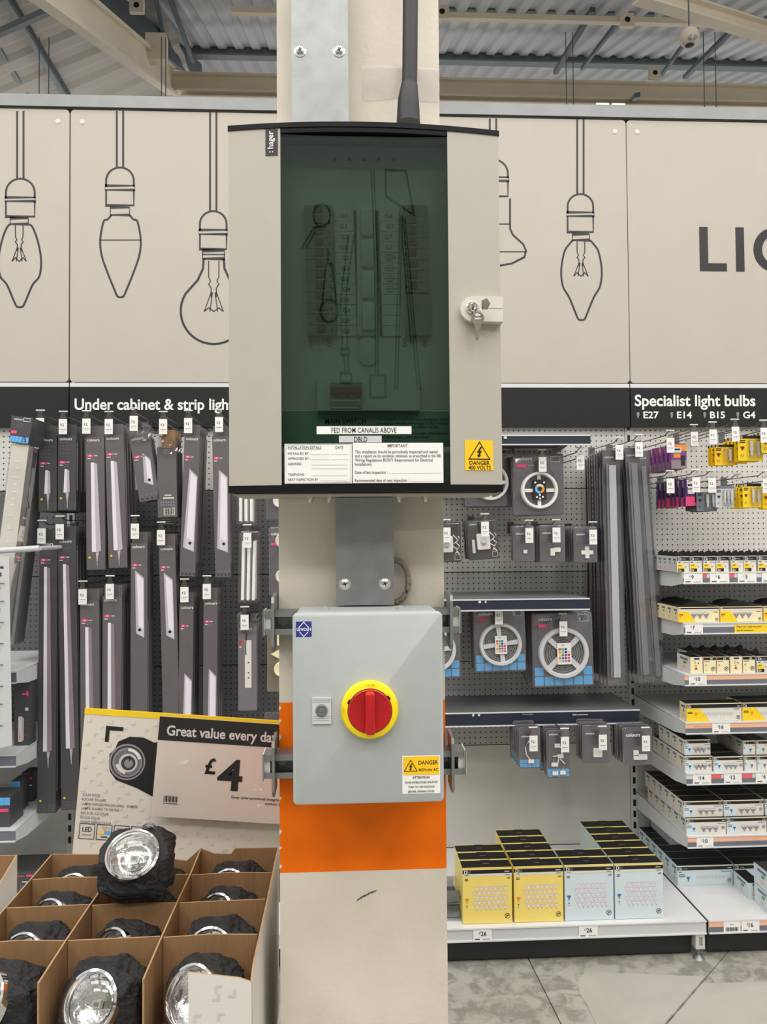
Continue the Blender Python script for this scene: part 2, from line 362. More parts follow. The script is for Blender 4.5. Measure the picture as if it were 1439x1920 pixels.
# ------------------------------------------------------------------ gondola shelving: backs, uprights, header boards
PB = 3.45      # face of the back panels
BX = [-3.71, -2.46, -1.21, 0.042, 1.294, 2.546, 3.8]
ZS = [.135, .586, .96, 1.36, 1.735, 2.1]
def zone(i):
    return ['far end of the run', 'outer', 'strip light', 'tape and reel', 'specialist bulb', 'last'][i]
for i in range(1, 5):
    x0, x1 = BX[i], BX[i+1]; o = Vector(((x0+x1)/2, PB, 0))
    nm = {1: 'slotted shelving bay with grey back panels beyond the strip lights', 2: 'slotted shelving bay with dark perforated back behind the strip lights',
          3: 'slotted shelving bay with pale perforated back behind the light reels', 4: 'slotted shelving bay with pale perforated back behind the bulb cartons'}[i]
    t = thing('shelving_bay', nm, 'shelving', o)
    for k in range(5):
        if i <= 2: mt = SHELFG if k == 0 else (PEGW if k == 4 else PEGD)
        else: mt = SHELFG if k == 0 else (PEGW if (k >= 3 or i == 4) else PEGM)
        MB().box(x0+.018, x1-.018, PB, PB+.02, ZS[k]+.002, ZS[k+1]-.002, mt).build('back_panel', t, at0=o)
    m = MB(); m.box(x0-.0165, x0+.0165, PB-.003, PB+.05, .0, 2.16, SHELFG)
    u = m.build('upright', t, at0=o); m = MB()
    z = .2
    while z < 2.1: m.box(x0-.006, x0+.006, PB-.0045, PB-.002, z, z+.028, P['black']); z += .05
    m.build('slot_row', u, at0=o, kind='stuff')
    MB().box(x0+.019, x1-.019, PB+.05, PB+.07, 0, 3.4, SHELFG).build('rear_sheet', t, at0=o)
# light header boards with bulb drawings
HY = 3.42
def U(px, py): p = at(px, py, y=HY-.001); return (p.x, p.z)
INK = P['ink']
def smooth(pts, n=6):
    out = []
    for i in range(len(pts)-1):
        p = [Vector(pts[max(0, min(len(pts)-1, i+k))]) for k in (-1, 0, 1, 2)]
        for j in range(n):
            t_ = j/n; out.append(tuple(.5*((2*p[1])+(p[2]-p[0])*t_+(2*p[0]-5*p[1]+4*p[2]-p[3])*t_**2+(3*p[1]-p[0]-3*p[2]+p[3])*t_**3)))
    return out+[tuple(pts[-1])]
def pl(m, pts, w=.010, closed=False): m.line([U(*p) for p in pts], w, HY-.0008, INK, closed)
def arc(cx, cy, rx, ry, a0, a1, n=14): return [(cx+rx*math.cos(math.radians(a0+(a1-a0)*i/n)), cy-ry*math.sin(math.radians(a0+(a1-a0)*i/n))) for i in range(n+1)]
def pendant(m, cx, top, capz, hw, cap_h=42, band=8, low=28):
    """cord, domed cap, ring and lower cup of a lampholder drawing; returns the y where the bulb neck starts"""
    for d in (-6, 6): pl(m, [(cx+d, top), (cx+d, capz)], .0085)
    r = hw-2
    pl(m, [(cx-r, capz+cap_h)] + arc(cx, capz+r*.98, r, r*.95, 180, 0) + [(cx+r, capz+cap_h)], .0085)
    b = capz+cap_h; pl(m, [(cx-hw, b-2), (cx+hw, b-2), (cx+hw, b+band-2), (cx-hw, b+band-2)], .006, True)
    pl(m, [(cx-r, b+band-2), (cx-r, b+band+low), (cx+r, b+band+low), (cx+r, b+band-2)], .0075)
    return b+band+low
def filament(m, cx, y0, y1, s=1):
    """glass stem and filament supports inside a bulb drawing"""
    h = y1-y0
    for d in (-1, 1):
        pl(m, [(cx+d*8*s, y0), (cx+d*8*s, y0+h*.32), (cx+d*5*s, y0+h*.40), (cx+d*8*s, y0+h*.46), (cx+d*4*s, y0+h*.54), (cx+d*4*s, y0+h*.72)], .0045)
        pl(m, [(cx+d*4*s, y0+h*.62), (cx+d*15*s, y1)], .004); pl(m, [(cx+d*2*s, y0+h*.62), (cx+d*6*s, y1)], .004)
    pl(m, [(cx-15*s, y1), (cx-8*s, y1-7), (cx, y1), (cx+8*s, y1-7), (cx+15*s, y1)], .0045)
def candle(m, cx, y0, hw, yw, y1, nw=18, w=.0085):
    pts = [(-nw, y0), (-nw-7, y0+8), (-hw+6, yw-34), (-hw, yw), (-hw+3, yw+30), (-hw*.60, y1-42), (-hw*.30, y1-14), (-6, y1-2), (0, y1)]
    pl(m, smooth([(cx+a, b) for a, b in pts] + [(cx-a, b) for a, b in pts[-2::-1]]), w)
boards = [(BX[0], -1.213, 'cream header board with candle bulb drawing at the far end'), (-1.207, 1.293, 'long cream header board with five hanging bulb drawings behind the distribution box'),
          (1.297, 3.8, 'cream header board with large black lettering above the specialist bulbs')]
HB = []
for x0, x1, lb in boards:
    o = Vector(((x0+x1)/2, HY, 2.21)); t = thing('header_board', lb, 'sign', o)
    MB().rbox(x0, x1, HY, HY+.02, 2.212, 3.425, .018, BOARD).build('board', t, at0=o)
    for sx in (x0+.05, x1-.05):
        MB().lathe([(.012, 0), (.010, -.003), (0, -.004)], (sx, HY, 3.37), (0, 1, 0), P['offwhite'], 14).build('fixing_cap', t, at0=o)
    HB.append((t, o))
def drawing(i, fn):
    m = MB(); fn(m); m.build('bulb_drawing', HB[i][0], at0=HB[i][1])
def d1(m):
    e = pendant(m, 38, 208, 334, 29, 38, 7, 27); pl(m, [(19, e+3), (53, e+3), (53, e+14), (19, e+14)], .0075, True); candle(m, 37, e+14, 40, 487, 576); filament(m, 36, e+16, 490, .9)
def d2(m):
    e = pendant(m, 225, 208, 313, 28, 37, 8, 27); pl(m, [(207, e+4), (243, e+4), (243, e+18), (207, e+18)], .0065, True); candle(m, 226, e+18, 38, 450, 557, 17); pl(m, [(188, 450), (264, 450)], .005)
def d3(m):
    e = pendant(m, 400, 208, 395, 27, 38, 8, 26); pl(m, [(380, e+3), (421, e+3), (421, e+18), (380, e+18)], .008, True); pl(m, [(380, e+10), (421, e+10)], .005)
    pts = [(382, e+18), (381, e+36), (371, 525)] + arc(401, 583, 62, 62, 148, 392, 26) + [(431, 525), (421, e+36), (420, e+18)]
    pl(m, pts, .0095); filament(m, 401, e+22, 584, 1.2)
def d4(m):
    e = pendant(m, 925, 222, 298, 30, 36, 7, 27)
    pl(m, [(957, e+4), (957, 428), (962, 440), (982, 458), (987, 470), (984, 482), (960, 494), (925, 500), (890, 494), (866, 482), (863, 470), (868, 458), (888, 440), (893, 428), (893, e+4)], .0085)
    pl(m, [(864, 472), (987, 472)], .005); pl(m, [(893, 420), (957, 420)], .005)
def d5(m):
    e = pendant(m, 1089, 222, 363, 26, 37, 7, 28); pl(m, [(1074, e+4), (1106, e+4), (1106, e+15), (1074, e+15)], .0075, True); candle(m, 1091, e+15, 38, 506, 600, 16); filament(m, 1090, e+17, 518, .9)
for i, fn in ((0, d1), (1, d2), (1, d3), (1, d4), (1, d5)): drawing(i, fn)
a, b = at(1313, 506, y=HY), at(1313, 428, y=HY); xx = a.x
for ch in 'LIGHTING':
    m = MB(); m.text(ch, xx, a.z, b.z-a.z, HY-.001, INK, True); m.build('letter', HB[2][0], at0=HB[2][1]); xx += glyphs(ch, 2)[2]*(b.z-a.z)/CAP+.043
o = Vector((0, HY, 3.43)); t = thing('top_rail', 'silver rail capping the cream header boards under the roof', 'rail', o)
m = MB(); m.prismx([(HY-.012, 3.432), (HY+.04, 3.432), (HY+.04, 3.49), (HY-.004, 3.49)], -3.7, 3.8, RAIL); m.build('cap', t, at0=o)
MB().box(-3.7, 3.8, HY-.005, HY+.04, 3.426, 3.431, P['black']).build('shadow_gap_strip', t, at0=o)
for px_ in (1130, 1160): 
    p = at(px_, 199, y=HY); MB().box(p.x-.03, p.x+.03, HY-.005, HY+.04, 3.4905, 3.5, WPLAS).build('clip', t, at0=o)
# dark bands with lettering
bandz = (2.012, 2.19)
for x0, x1, lb in ((BX[0], BX[2]-.003, 'plain charcoal sign band over the far shelving'), (BX[2]+.003, .04, 'charcoal sign band lettered for under cabinet and strip lights'),
                   (.046, BX[4]-.003, 'plain charcoal sign band over the light reels'), (BX[4]+.003, 2.54, 'charcoal sign band lettered for specialist light bulbs')):
    o = Vector(((x0+x1)/2, HY, bandz[0])); t = thing('sign_band', lb, 'sign', o)
    MB().box(x0, x1, HY, HY+.015, *bandz, BAND).build('panel', t, at0=o)
    MB().box(x0, x1, HY+.002, HY+.015, bandz[1]+.001, 2.209, SHELFW).build('light_strip', t, at0=o)
    if 'strip lights' in lb:
        a, b = at(140, 768, y=HY), at(140, 748, y=HY); m = MB(); w = at(428, 760, y=HY).x-a.x
        vs, fs, w0 = glyphs('Under cabinet & strip ligh', 2); vs, fs, w1 = glyphs('Under cabinet & strip lights', 2)
        m.text('Under cabinet & strip lights', a.x, a.z, b.z-a.z, HY-.001, P['white'], True, width=w*w1/w0); m.build('lettering', t, at0=o)
    if 'specialist' in lb:
        a, b, c = at(1191, 761, y=HY), at(1191, 741, y=HY), at(1417, 755, y=HY); m = MB()
        m.text('Specialist light bulbs', a.x, a.z, b.z-a.z, HY-.001, P['white'], True, width=c.x-a.x)
        for s_, u0, u1 in (('E27', 1207, 1236), ('E14', 1270, 1298), ('B15', 1332, 1360), ('G4', 1394, 1417), ('GU5', 1455, 1490)):
            a, b, c = at(u0, 784, y=HY), at(u0, 772, y=HY), at(u1, 784, y=HY)
            m.text(s_, a.x, a.z, b.z-a.z, HY-.001, P['white'], True, width=c.x-a.x)
            q = at(u0-10, 778, y=HY); m.rect(q.x-.006, q.x+.006, q.z-.004, q.z+.012, HY-.001, P['greyline']); m.rect(q.x-.004, q.x+.004, q.z-.013, q.z-.005, HY-.001, P['greyline'])
        m.build('lettering', t, at0=o)

# ------------------------------------------------------------------ column with its orange band
CX0, CX1, CY0, CY1 = -.122, .178, 1.40, 1.70
o = Vector((.028, 1.4, 0)); col = thing('concrete_column', 'square cream painted column with an orange band carrying the switchgear', 'column', o)
zb0, zb1 = .933, 1.236
MB().box(CX0, CX1, CY0, CY1, 0, zb0, CONC).build('shaft', col, at0=o)
MB().box(CX0, CX1, CY0, CY1, zb0, zb1, ORANGE).build('painted_band', col, at0=o)
MB().box(CX0, CX1, CY0, CY1, zb1, 5.6, CONC).build('shaft', col, at0=o)
m = MB()
for a, b in (((0, 1328), 5), ((0, 1352), 4), ((0, 1383), 6), ((0, 1437), 5), ((0, 1497), 4), ((0, 1560), 6), ((0, 1590), 3), ((0, 1625), 5)):
    z = at(526, a[1], y=1.4).z; h = b*.0009
    m.prism([(CX0-.0006, z-h), (CX0+.003, z-h*.3), (CX0+.004, z+h*.4), (CX0-.0006, z+h)], CY0-.0005, CY0+.002, P['offwhite'])
m.build('paint_chip', col, at0=o, kind='stuff')
a = at(674, 1686, y=1.4); m = MB()
for dx, dz in ((0, 0), (.006, .004), (.012, .006), (.019, .010), (.026, .012)):
    m.prism([(a.x+dx-.005, a.z+dz-.003), (a.x+dx+.004, a.z+dz+.001), (a.x+dx+.006, a.z+dz+.004), (a.x+dx-.003, a.z+dz+.001)], CY0-.0006, CY0+.001, P['midgrey'])
m.build('scuff_mark', col, at0=o, kind='stuff')
# clear tape wrapped round the column (above the board and below it)
def tape(z0, z1, name, seed):
    rnd = random.Random(seed); n = 26; vs = []; fs = []
    for i in range(n+1):
        x = .035+(CX1+.001-.035)*i/n
        for j in range(5):
            vs.append((x, CY0-.0012-.0022*abs(noise.noise((x*30, j*.8, seed))), z0+(z1-z0)*j/4+.006*noise.noise((x*14, j*2.1, seed+3))))
    fs = [(i*5+j, (i+1)*5+j, (i+1)*5+j+1, i*5+j+1) for i in range(n) for j in range(4)]
    return MB().add(vs, fs, TAPE).build(name, col, True, at0=o)
tape(2.34, 2.40, 'clear_tape', 1); tape(1.545, 1.60, 'clear_tape', 5)

# ------------------------------------------------------------------ trunking, cable
def screw(m, x, y, z, r=.008):
    m.lathe([(r*1.35, 0), (r*1.35, -.001), (r, -.0012), (r*.9, -.004), (r*.5, -.0055), (0, -.006)], (x, y, z), (0, 1, 0), CHROME, 16)
    for a in (0, PI/2):
        c, q = math.cos(a+.4), math.sin(a+.4); m.line([(x-c*r*.5, z-q*r*.5), (x+c*r*.5, z+q*r*.5)], r*.25, y-.0062, P['charcoal'])
def trunking(name, lb, x0, x1, z0, z1, y, screws, dull):
    mt = dull; o = Vector(((x0+x1)/2, 1.398, z0)); t = thing(name, lb, 'trunking', o)
    MB().box(x0+.002, x1-.002, y+.003, 1.398, z0, z1, STEELD).build('channel', t, at0=o)
    m = MB(); m.box(x0, x1, y, y+.002, z0, z1, mt); m.box(x0, x0+.002, y+.002, y+.014, z0, z1, mt); m.box(x1-.002, x1, y+.002, y+.014, z0, z1, mt)
    m.build('lid', t, at0=o)
    for sx, sz in screws:
        m = MB(); screw(m, sx, y, sz); m.build('screw', t, True, at0=o)
a, b = at(547, 100, y=1.34), at(653, 100, y=1.34); s1, s2 = at(563, 96, y=1.34), at(636, 96, y=1.34)
trunking('cable_trunking', 'flat zinc cable trunking above the distribution box on the column', a.x, b.x, 2.205, 4.2, 1.34, [(s1.x, s1.z), (s2.x, s2.z)], STEELM)
a, b = at(630, 1040, y=1.34), at(739, 1040, y=1.34); s1, s2 = at(647, 1095, y=1.34), at(722, 1094, y=1.34)
trunking('cable_trunking', 'short zinc trunking between the distribution box and the isolator', a.x, b.x, 1.4145, 1.602, 1.34, [(s1.x, s1.z), (s2.x, s2.z)], STEELM)
Yc = 1.335; pts = [at(768, -420, y=Yc), at(770, 0, y=Yc), at(769, 120, y=Yc), at(768, 160, y=Yc)]
o = Vector((pts[-1].x, Yc, 2.206)); t = thing('power_cable', 'thick black armoured cable entering the distribution box from above', 'cable', o)
MB().tube([pts[0], pts[0]*.5+pts[1]*.5, pts[1], pts[2], pts[3]], .0135, BLACKR, 16).build('cable', t, True, at0=o)
q = [at(768, 158, y=Yc), at(767, 172, y=Yc), at(766, 186, y=Yc), at(766, 200, y=Yc), at(766, 232, y=Yc)]
MB().tube(q, [.0145, .0165, .0185, .0195, .021], BLACKR, 18).build('heat_shrink_sleeve', t, True, at0=o)
c0 = at(742, 1090, y=1.375); o = Vector((c0.x, 1.385, c0.z)); t = thing('conduit_loop', 'grey brown flexible conduit looping out behind the short trunking', 'conduit', o)
cnd = mat('flexible_conduit', '#8b8474', .6, 0, .25, 120, .4, 300)
path = [(c0.x+.026*math.sin(math.radians(a))-.002, 1.384, c0.z+.038*math.cos(math.radians(a))) for a in range(-15, 196, 10)]
MB().tube(path, .0055, cnd, 10).build('conduit', t, True, at0=o)
m = MB()
for i in range(1, len(path)-1, 2): m.tube([Vector(path[i])-Vector((0, 0, .0006)), Vector(path[i])+Vector((.0012, 0, .0006))], .0062, cnd, 10)
m.build('rib', t, at0=o)

# ------------------------------------------------------------------ distribution board
DX0, DX1, DZ0, DZ1, DY, BOW = -.188, .257, 1.603, 2.206, 1.25, .020
dcx = (DX0+DX1)/2
def bow(x): u = (x-dcx)/((DX1-DX0)/2); return DY-BOW*(1-u*u)
o = Vector((dcx, 1.397, DZ0)); db = thing('distribution_board', 'large cream electrical distribution box with smoked green window and keys', 'electrical box', o)
def bowed(x0, x1, z0, z1, off, th, mt, n=12, fn=bow):
    m = MB(); v = []
    for i in range(n+1):
        x = x0+(x1-x0)*i/n; y = fn(x)+off
        v += [(x, y, z0), (x, y, z1), (x, y+th, z1), (x, y+th, z0)]
    f = [(4*i+k, 4*i+4+k, 4*i+4+(k+1) % 4, 4*i+(k+1) % 4) for i in range(n) for k in range(4)] + [(0, 1, 2, 3), (4*n+3, 4*n+2, 4*n+1, 4*n)]
    return m.add(v, f, mt)
gx0, gx1 = at(527, 560, y=DY-.012).x, at(842, 560, y=DY-.012).x
def bowg(x):
    if gx0 <= x <= gx1: v_ = (x-(gx0+gx1)/2)/((gx1-gx0)/2); return bow(gx0)-.0016*(1-v_*v_)
    return bow(x)
m = MB()
for a in ((DX0+.004, DX0+.006, DY+.012, 1.397, DZ0, DZ1-.004), (DX1-.006, DX1-.004, DY+.012, 1.397, DZ0, DZ1-.004), (DX0+.006, DX1-.006, DY+.012, 1.397, DZ0, DZ0+.002),
          (DX0+.006, DX1-.006, DY+.012, 1.397, DZ1-.006, DZ1-.004), (DX0+.006, DX1-.006, 1.39, 1.397, DZ0+.002, DZ1-.006)): m.box(*a, DBGREY)
m.build('enclosure', db, at0=o)
bowed(DX0, gx0, DZ0+.014, DZ1-.008, 0, .016, DBGREY).build('door_panel', db, True, at0=o)
bowed(gx1, DX1, DZ0+.014, DZ1-.008, 0, .016, DBGREY).build('door_panel', db, True, at0=o)
bowed(DX0-.001, DX1+.001, DZ1-.008, DZ1, -.002, .030, DBTRIM, 20).build('door_trim', db, True, at0=o)
bowed(gx0, gx1, DZ1-.016, DZ1-.008, -.0005, .012, DBTRIM, 10).build('window_trim', db, True, at0=o)
bowed(DX0-.001, DX1+.001, DZ0+.003, DZ0+.0145, -.001, .028, DBTRIM, 20).build('door_trim', db, True, at0=o)
bowed(gx0, gx1, DZ0+.0145, DZ0+.0175, -.0005, .012, DBTRIM, 10, bowg).build('window_trim', db, True, at0=o)
bowed(gx0+.0005, gx1-.0005, DZ0+.0175, DZ1-.016, .0015, .003, GLASS, 16, bowg).build('smoked_window', db, True, at0=o)
# behind the window: cover plate, breakers, busbar, main switch
IY = 1.285
def I(px, py, y=IY): return at(px, py, y=y)
MB().box(gx0-.02, gx1+.02, IY, IY+.004, DZ0+.01, DZ1-.012, INPLATE).build('cover_plate', db, at0=o)
m = MB()
for px_ in (628, 655, 682, 710, 738): a = I(px_, 299); m.disc(a.x, a.z, .0035, IY-.0006, P['black'])
m.build('knockout_hole', db, at0=o)
def irect(x0, x1, y0, y1, Y=IY): a, b = I(x0, y1, Y), I(x1, y0, Y); return a.x, b.x, a.z, b.z
for (px0, px1, n, pitch, tog) in ((572, 624, 12, 20.2, .62), (754, 800, 8, 20.3, .15)):
    for k in range(n):
        y0 = 391+k*pitch; dx = k*.55; a = irect(px0+dx, px1+dx, y0+.7, y0+pitch-.7)
        m = MB(); m.box(a[0], a[1], IY-.014, IY-.0002, a[2], a[3], DARKPLATE)
        w = a[1]-a[0]; h = a[3]-a[2]; tx = a[0]+w*(.34 if tog > .5 else .22); m.box(tx, tx+w*.30, IY-.0195, IY-.014, a[2]+h*.25, a[3]-h*.12, P['charcoal'])
        m.rect(tx, tx+w*.33, a[2]+h*.08, a[2]+h*.2, IY-.0145, P['white'])
        sx = a[0]+w*(.86 if tog > .5 else .08); m.rect(sx-w*.02, sx+w*.03, a[2]+h*.3, a[3]-h*.3, IY-.0145, P['black']); m.build('circuit_breaker', db, at0=o)
a = irect(760, 806, 556, 632); m = MB(); m.box(a[0], a[1], IY-.012, IY-.0002, a[2], a[3], DARKPLATE); m.rect(a[0]+.006, a[0]+.0065, a[2], a[3], IY-.0125, P['charcoal']); m.build('blanking_plate', db, at0=o)
LB = ['G1', 'G1', 'G2', 'G2', 'G2', 'G3', 'G3', 'G4', 'G4', 'G4', 'G5', 'G5']; RB = ['G6', 'G7', 'G7', 'G7', '-', '-', '-', '-', '', '', '', '']
for side, labs in ((0, LB), (1, RB)):
    for k, s_ in enumerate(labs):
        y0 = 396+k*19.6; dx = k*.6; a = irect((626, 711)[side]+dx, (663, 746)[side]+dx, y0+.6, y0+19); m = MB()
        m.box(a[0], a[1], IY-.003, IY-.0002, a[2], a[3], P['lightgrey']); cx = (a[0]+a[1])/2
        if s_ == '-':
            for j, t_ in enumerate(('LIGHT', 'LIGHTING', 'SALES')): m.text(t_, cx, a[3]-.0045*(j+1)-.001, .003, IY-.0035, P['black'], align='c')
        elif s_: m.text(s_, cx+random.uniform(-.002, .004), a[2]+.004, .0075, IY-.0035, P['black'], align='c')
        sx = a[1] if side == 0 else a[0]-.005; m.rect(sx, sx+.0045, a[2], a[3], IY-.003, P['charcoal'] if k % 3 else P['black'])
        m.build('circuit_label', db, at0=o)
a = irect(670, 704, 392, 632); MB().rbox(a[0], a[1], IY-.010, IY-.0002, a[2], a[3], .003, INPLATE, .002).build('busbar_cover', db, True, at0=o)
for k in range(4):
    a = irect(676+k, 700+k, 396+k*58.5, 448+k*58.5); m = MB(); m.rbox(a[0], a[1], IY-.016, IY-.0101, a[2], a[3], .004, INPLATE, .003)
    m.rect((a[0]+a[1])/2-.003, (a[0]+a[1])/2+.004, a[3]-.0035, a[3]-.0015, IY-.0165, P['white']); m.build('busbar_cap', db, True, at0=o)
a = irect(674, 706, 632, 686); MB().rbox(a[0], a[1], IY-.006, IY-.0002, a[2], a[3], .012, INPLATE, .002, 6).build('finger_tab', db, True, at0=o)
for x0, s_, al in ((577, 'ON', 'l'), (612, 'OFF', 'l'), (754, 'OFF', 'l'), (792, 'ON', 'l')):
    p = I(x0, 646); m = MB(); m.text(s_, p.x+.008, p.z-.004, .006, IY-.0008, P['black'], rot=PI/2); m.build('switch_marking', db, at0=o)
a = irect(596, 786, 714, 772); m = MB(); m.box(a[0], a[1], IY-.018, IY-.0002, a[2], a[3], INPLATE); m.build('main_switch_cover', db, at0=o)
b = irect(620, 679, 719, 768, IY-.018); m = MB(); m.box(b[0], b[1], IY-.026, IY-.0182, b[2], b[3], DARKPLATE); h = b[3]-b[2]
m.box(b[0]+.001, b[1]-.001, IY-.034, IY-.0262, b[2]+h*.55, b[3]-h*.22, P['brownred'])
m.rect(b[0]+.002, b[1]-.002, b[2]+h*.30, b[2]+h*.34, IY-.0265, P['white']); m.rect(b[0]+.002, b[1]-.006, b[2]+h*.03, b[2]+h*.06, IY-.0265, P['white'])
for k in range(3): m.rect(b[0]+.008+k*.017, b[0]+.014+k*.017, b[2]+h*.42, b[2]+h*.50, IY-.0265, P['black'])
m.build('main_switch', db, at0=o)
a = irect(607, 690, 778, 802); p = I(610, 796); q = I(687, 796); m = MB(); m.box(a[0], a[1], IY-.002, IY-.0002, a[2], a[3], P['lightgrey'])
m.text('MAIN SWITCH', p.x, p.z, .0098, IY-.0025, P['black'], width=q.x-p.x); m.build('switch_label', db, at0=o)
a = irect(704, 850, 776, 830); m = MB(); m.box(a[0], a[1], IY-.0015, IY-.0002, a[2], a[3], P['lightgrey'])
for y_, s_ in ((789, 'This installation, or part of it, is protected by a device which'), (796, 'automatically switches off the supply if a fault develops. Test'), (803, 'quarterly by pressing the button marked T or Test.'), (815, 'The device should switch off the supply. If the device does not'), (822, 'switch off the supply, seek expert advice.')):
    p = I(707, y_); m.text(s_, p.x, p.z, .0042, IY-.002, P['black'], width=.0021*len(s_))
m.build('test_notice', db, at0=o)
# labels stuck on the window and door
def sticker(name, px0, px1, py0, py1, mt, fn, parent=None, Y=None):
    cx = (px0+px1)/2; xm = at(cx, py0, y=DY-.01).x; Y = Y if Y is not None else bowg(xm)-.0007
    a, b = at(px0, py1, y=Y), at(px1, py0, y=Y); m = MB()
    n = 8; v = []
    for i in range(n+1):
        x = a.x+(b.x-a.x)*i/n; y = (bowg(x)-.0008) if Y < 1.3 and parent is None else Y
        v += [(x, y, a.z), (x, y, b.z), (x, y+.0006, b.z), (x, y+.0006, a.z)]
    m.add(v, [(4*i+k, 4*i+4+k, 4*i+4+(k+1) % 4, 4*i+(k+1) % 4) for i in range(n) for k in range(4)] + [(0, 1, 2, 3), (4*n+3, 4*n+2, 4*n+1, 4*n)], mt)
    st = len(m.v); fn(m, lambda px, py: (lambda p: (p.x, p.z))(at(px, py, y=Y)), 0)
    for i in range(st, len(m.v)):
        w = m.v[i]; w.y = ((bowg(w.x)-.0013) if parent is None else Y-.0005)+w.y
    return m.build(name, parent or db, at0=(parent or db).location)
BK = P['black']
sticker('window_label', 594, 772, 799, 814, P['white'], lambda m, u, y: m.text('FED FROM CANALIS ABOVE', *u(622, 811.5), .0083, y, BK, width=u(744, 800)[0]-u(622, 800)[0]))
sticker('window_label', 636, 716, 817, 829.5, P['lightgrey'], lambda m, u, y: m.text('DBLD', *u(664.5, 828.5), .0083, y, BK, width=u(689, 800)[0]-u(664.5, 800)[0]))
def inst(m, u, y):
    def T(s, x, py, h=.0042, x1=None): m.text(s, *u(x, py), h, y, P['charcoal'], width=(u(x1, py)[0]-u(x, py)[0]) if x1 else None)
    T('INSTALLATION DETAILS', 540, 841.5, x1=603); T('DATE', 629.5, 841.5, x1=644)
    p, q = u(540, 842.6), u(603, 842.6); m.line([p, q], .0003, y, P['charcoal'])
    for s_, py, x1, ln in (('INSTALLED BY :', 852.5, 582, (584, 618, 622, 654)), ('APPROVED BY :', 862, 582, (584, 618, 622, 654)), ('ADDRESS :', 872, 568, (584, 652)), ('', 879, 0, (584, 652)), ('TELEPHONE :', 892, 573, (584, 652)), ('NEXT INSPECTION BY', 901.5, 597, (600, 652))):
        if s_: T(s_, 540, py, .0038, x1)
        for k in range(0, len(ln), 2): m.line([u(ln[k], py), u(ln[k+1], py)], .0003, y, P['charcoal'])
    c = [u(536.5, 834), u(657.5, 833), u(658.5, 904), u(536.5, 906)]; m.line(c, .0004, y, P['midgrey'], True)
sticker('details_card', 534, 660, 832, 907, P['white'], inst)
def imp(m, u, y):
    for s_, x, py, x1 in (('IMPORTANT', 727, 838.5, 765), ('This installation should be periodically inspected and tested', 666, 850, 821), ('and a report on its condition obtained, as prescribed in the IEE', 666, 857.6, 827), ('Wiring Regulations BS7671 Requirements for Electrical', 666, 865.4, 812), ('Installations.', 666, 873, 698), ('Date of last inspection : ', 666, 888.5, 727), ('Recommended date of next inspection : ', 666, 903.5, 767)):
        m.text(s_.strip(), *u(x, py), .0048, y, P['charcoal'], width=u(x1, py)[0]-u(x, py)[0])
    m.line([u(729, 888), u(827, 887)], .0003, y, P['charcoal']); m.line([u(770, 903), u(829, 902)], .0003, y, P['charcoal'])
sticker('notice_card', 662, 831.5, 830, 906, P['white'], imp)
def bolt(m, u, y, cx, cy, s):
    pts = [(1.5, -10), (-5, 1), (-.6, .2), (-2.2, 5), (-4.4, 4), (-1.6, 10), (3.4, 5.2), (.8, 5.2), (4.6, -3), (.4, -2.2), (5, -9)]
    m.poly([u(cx+a*s, cy+b*s) for a, b in pts], y, BK)
def danger(m, u, y):
    m.line([u(899.5, 829), u(919.5, 861), u(879.5, 861)], .0016, y, BK, True); bolt(m, u, y, 899.5, 848, 1.05)
    m.text('DANGER', *u(880.5, 871.5), .0062, y, BK, True, width=u(919.5, 871)[0]-u(880.5, 871)[0])
    m.text('400 VOLTS', *u(878.5, 880.5), .0062, y, BK, True, width=u(921.5, 871)[0]-u(878.5, 871)[0])
sticker('danger_sign', 872, 925.5, 825.5, 882, P['signyellow'], danger)
def badge(m, u, y):
    a, b = u(512.5, 279), u(512.5, 246); m.text('hager', a[0], a[1], .0090, y, P['white'], True, width=b[1]-a[1], rot=PI/2)
    for dx in (-5, 0): c = u(512-2.5+dx*1.0+2, 285); m.disc(c[0], c[1], .0011, y, P['white'], 10)
sticker('maker_badge', 498, 521, 241.5, 291.5, BK, badge)
# handle with lock and keys
ha, hb = at(864, 603, y=1.232), at(943, 556, y=1.232); hz = (ha.z+hb.z)/2; hr = (hb.z-ha.z)/2
pts = [(hb.x, ha.z), (hb.x, hb.z)] + [(ha.x+hr+hr*math.cos(math.radians(t_)), hz+hr*math.sin(math.radians(t_))) for t_ in range(90, 271, 12)]
m = MB(); m.prism(pts, 1.2305, 1.262, mat('handle_plastic', '#cfccc4', .4, 0, .02, 30)); m.line([(ha.x+hr*1.9, hz+.001), (hb.x, hz+.0005)], .0006, 1.2300, P['midgrey']); hd = m.build('door_handle', db, at0=o)
lk = at(886, 577, y=1.229); m = MB(); m.lathe([(.0105, .002), (.0105, -.002), (.0085, -.004), (.0075, -.002), (.006, -.005), (0, -.0055)], lk, (0, 1, 0), CHROME, 20); m.box(lk.x-.001, lk.x+.001, lk.y-.006, lk.y-.005, lk.z-.005, lk.z+.005, BK); m.build('lock_barrel', db, True, at0=o)
KM = mat('nickel_key', '#8c877c', .35, .8, .1, 60)
k0 = at(896, 597, y=1.222); m = MB()
out = [(-.0085+0*1, 0)]
kp = [(math.cos(math.radians(t_))*.0105, math.sin(math.radians(t_))*.0105) for t_ in range(-50, 231, 20)] + [(-.0045, -.015), (-.0038, -.033), (-.0015, -.036), (.0022, -.033), (.0014, -.030), (.0026, -.027), (.0014, -.024), (.0026, -.021), (.0045, -.016)]
m.prism([(k0.x+a, k0.z+b) for a, b in kp], 1.221, 1.2235, KM); m.disc(k0.x-.0005, k0.z+.006, .0028, 1.2207, P['lightgrey'], 14); m.rect(k0.x-.005, k0.x+.005, k0.z-.002, k0.z+.001, 1.2207, P['lightgrey'])
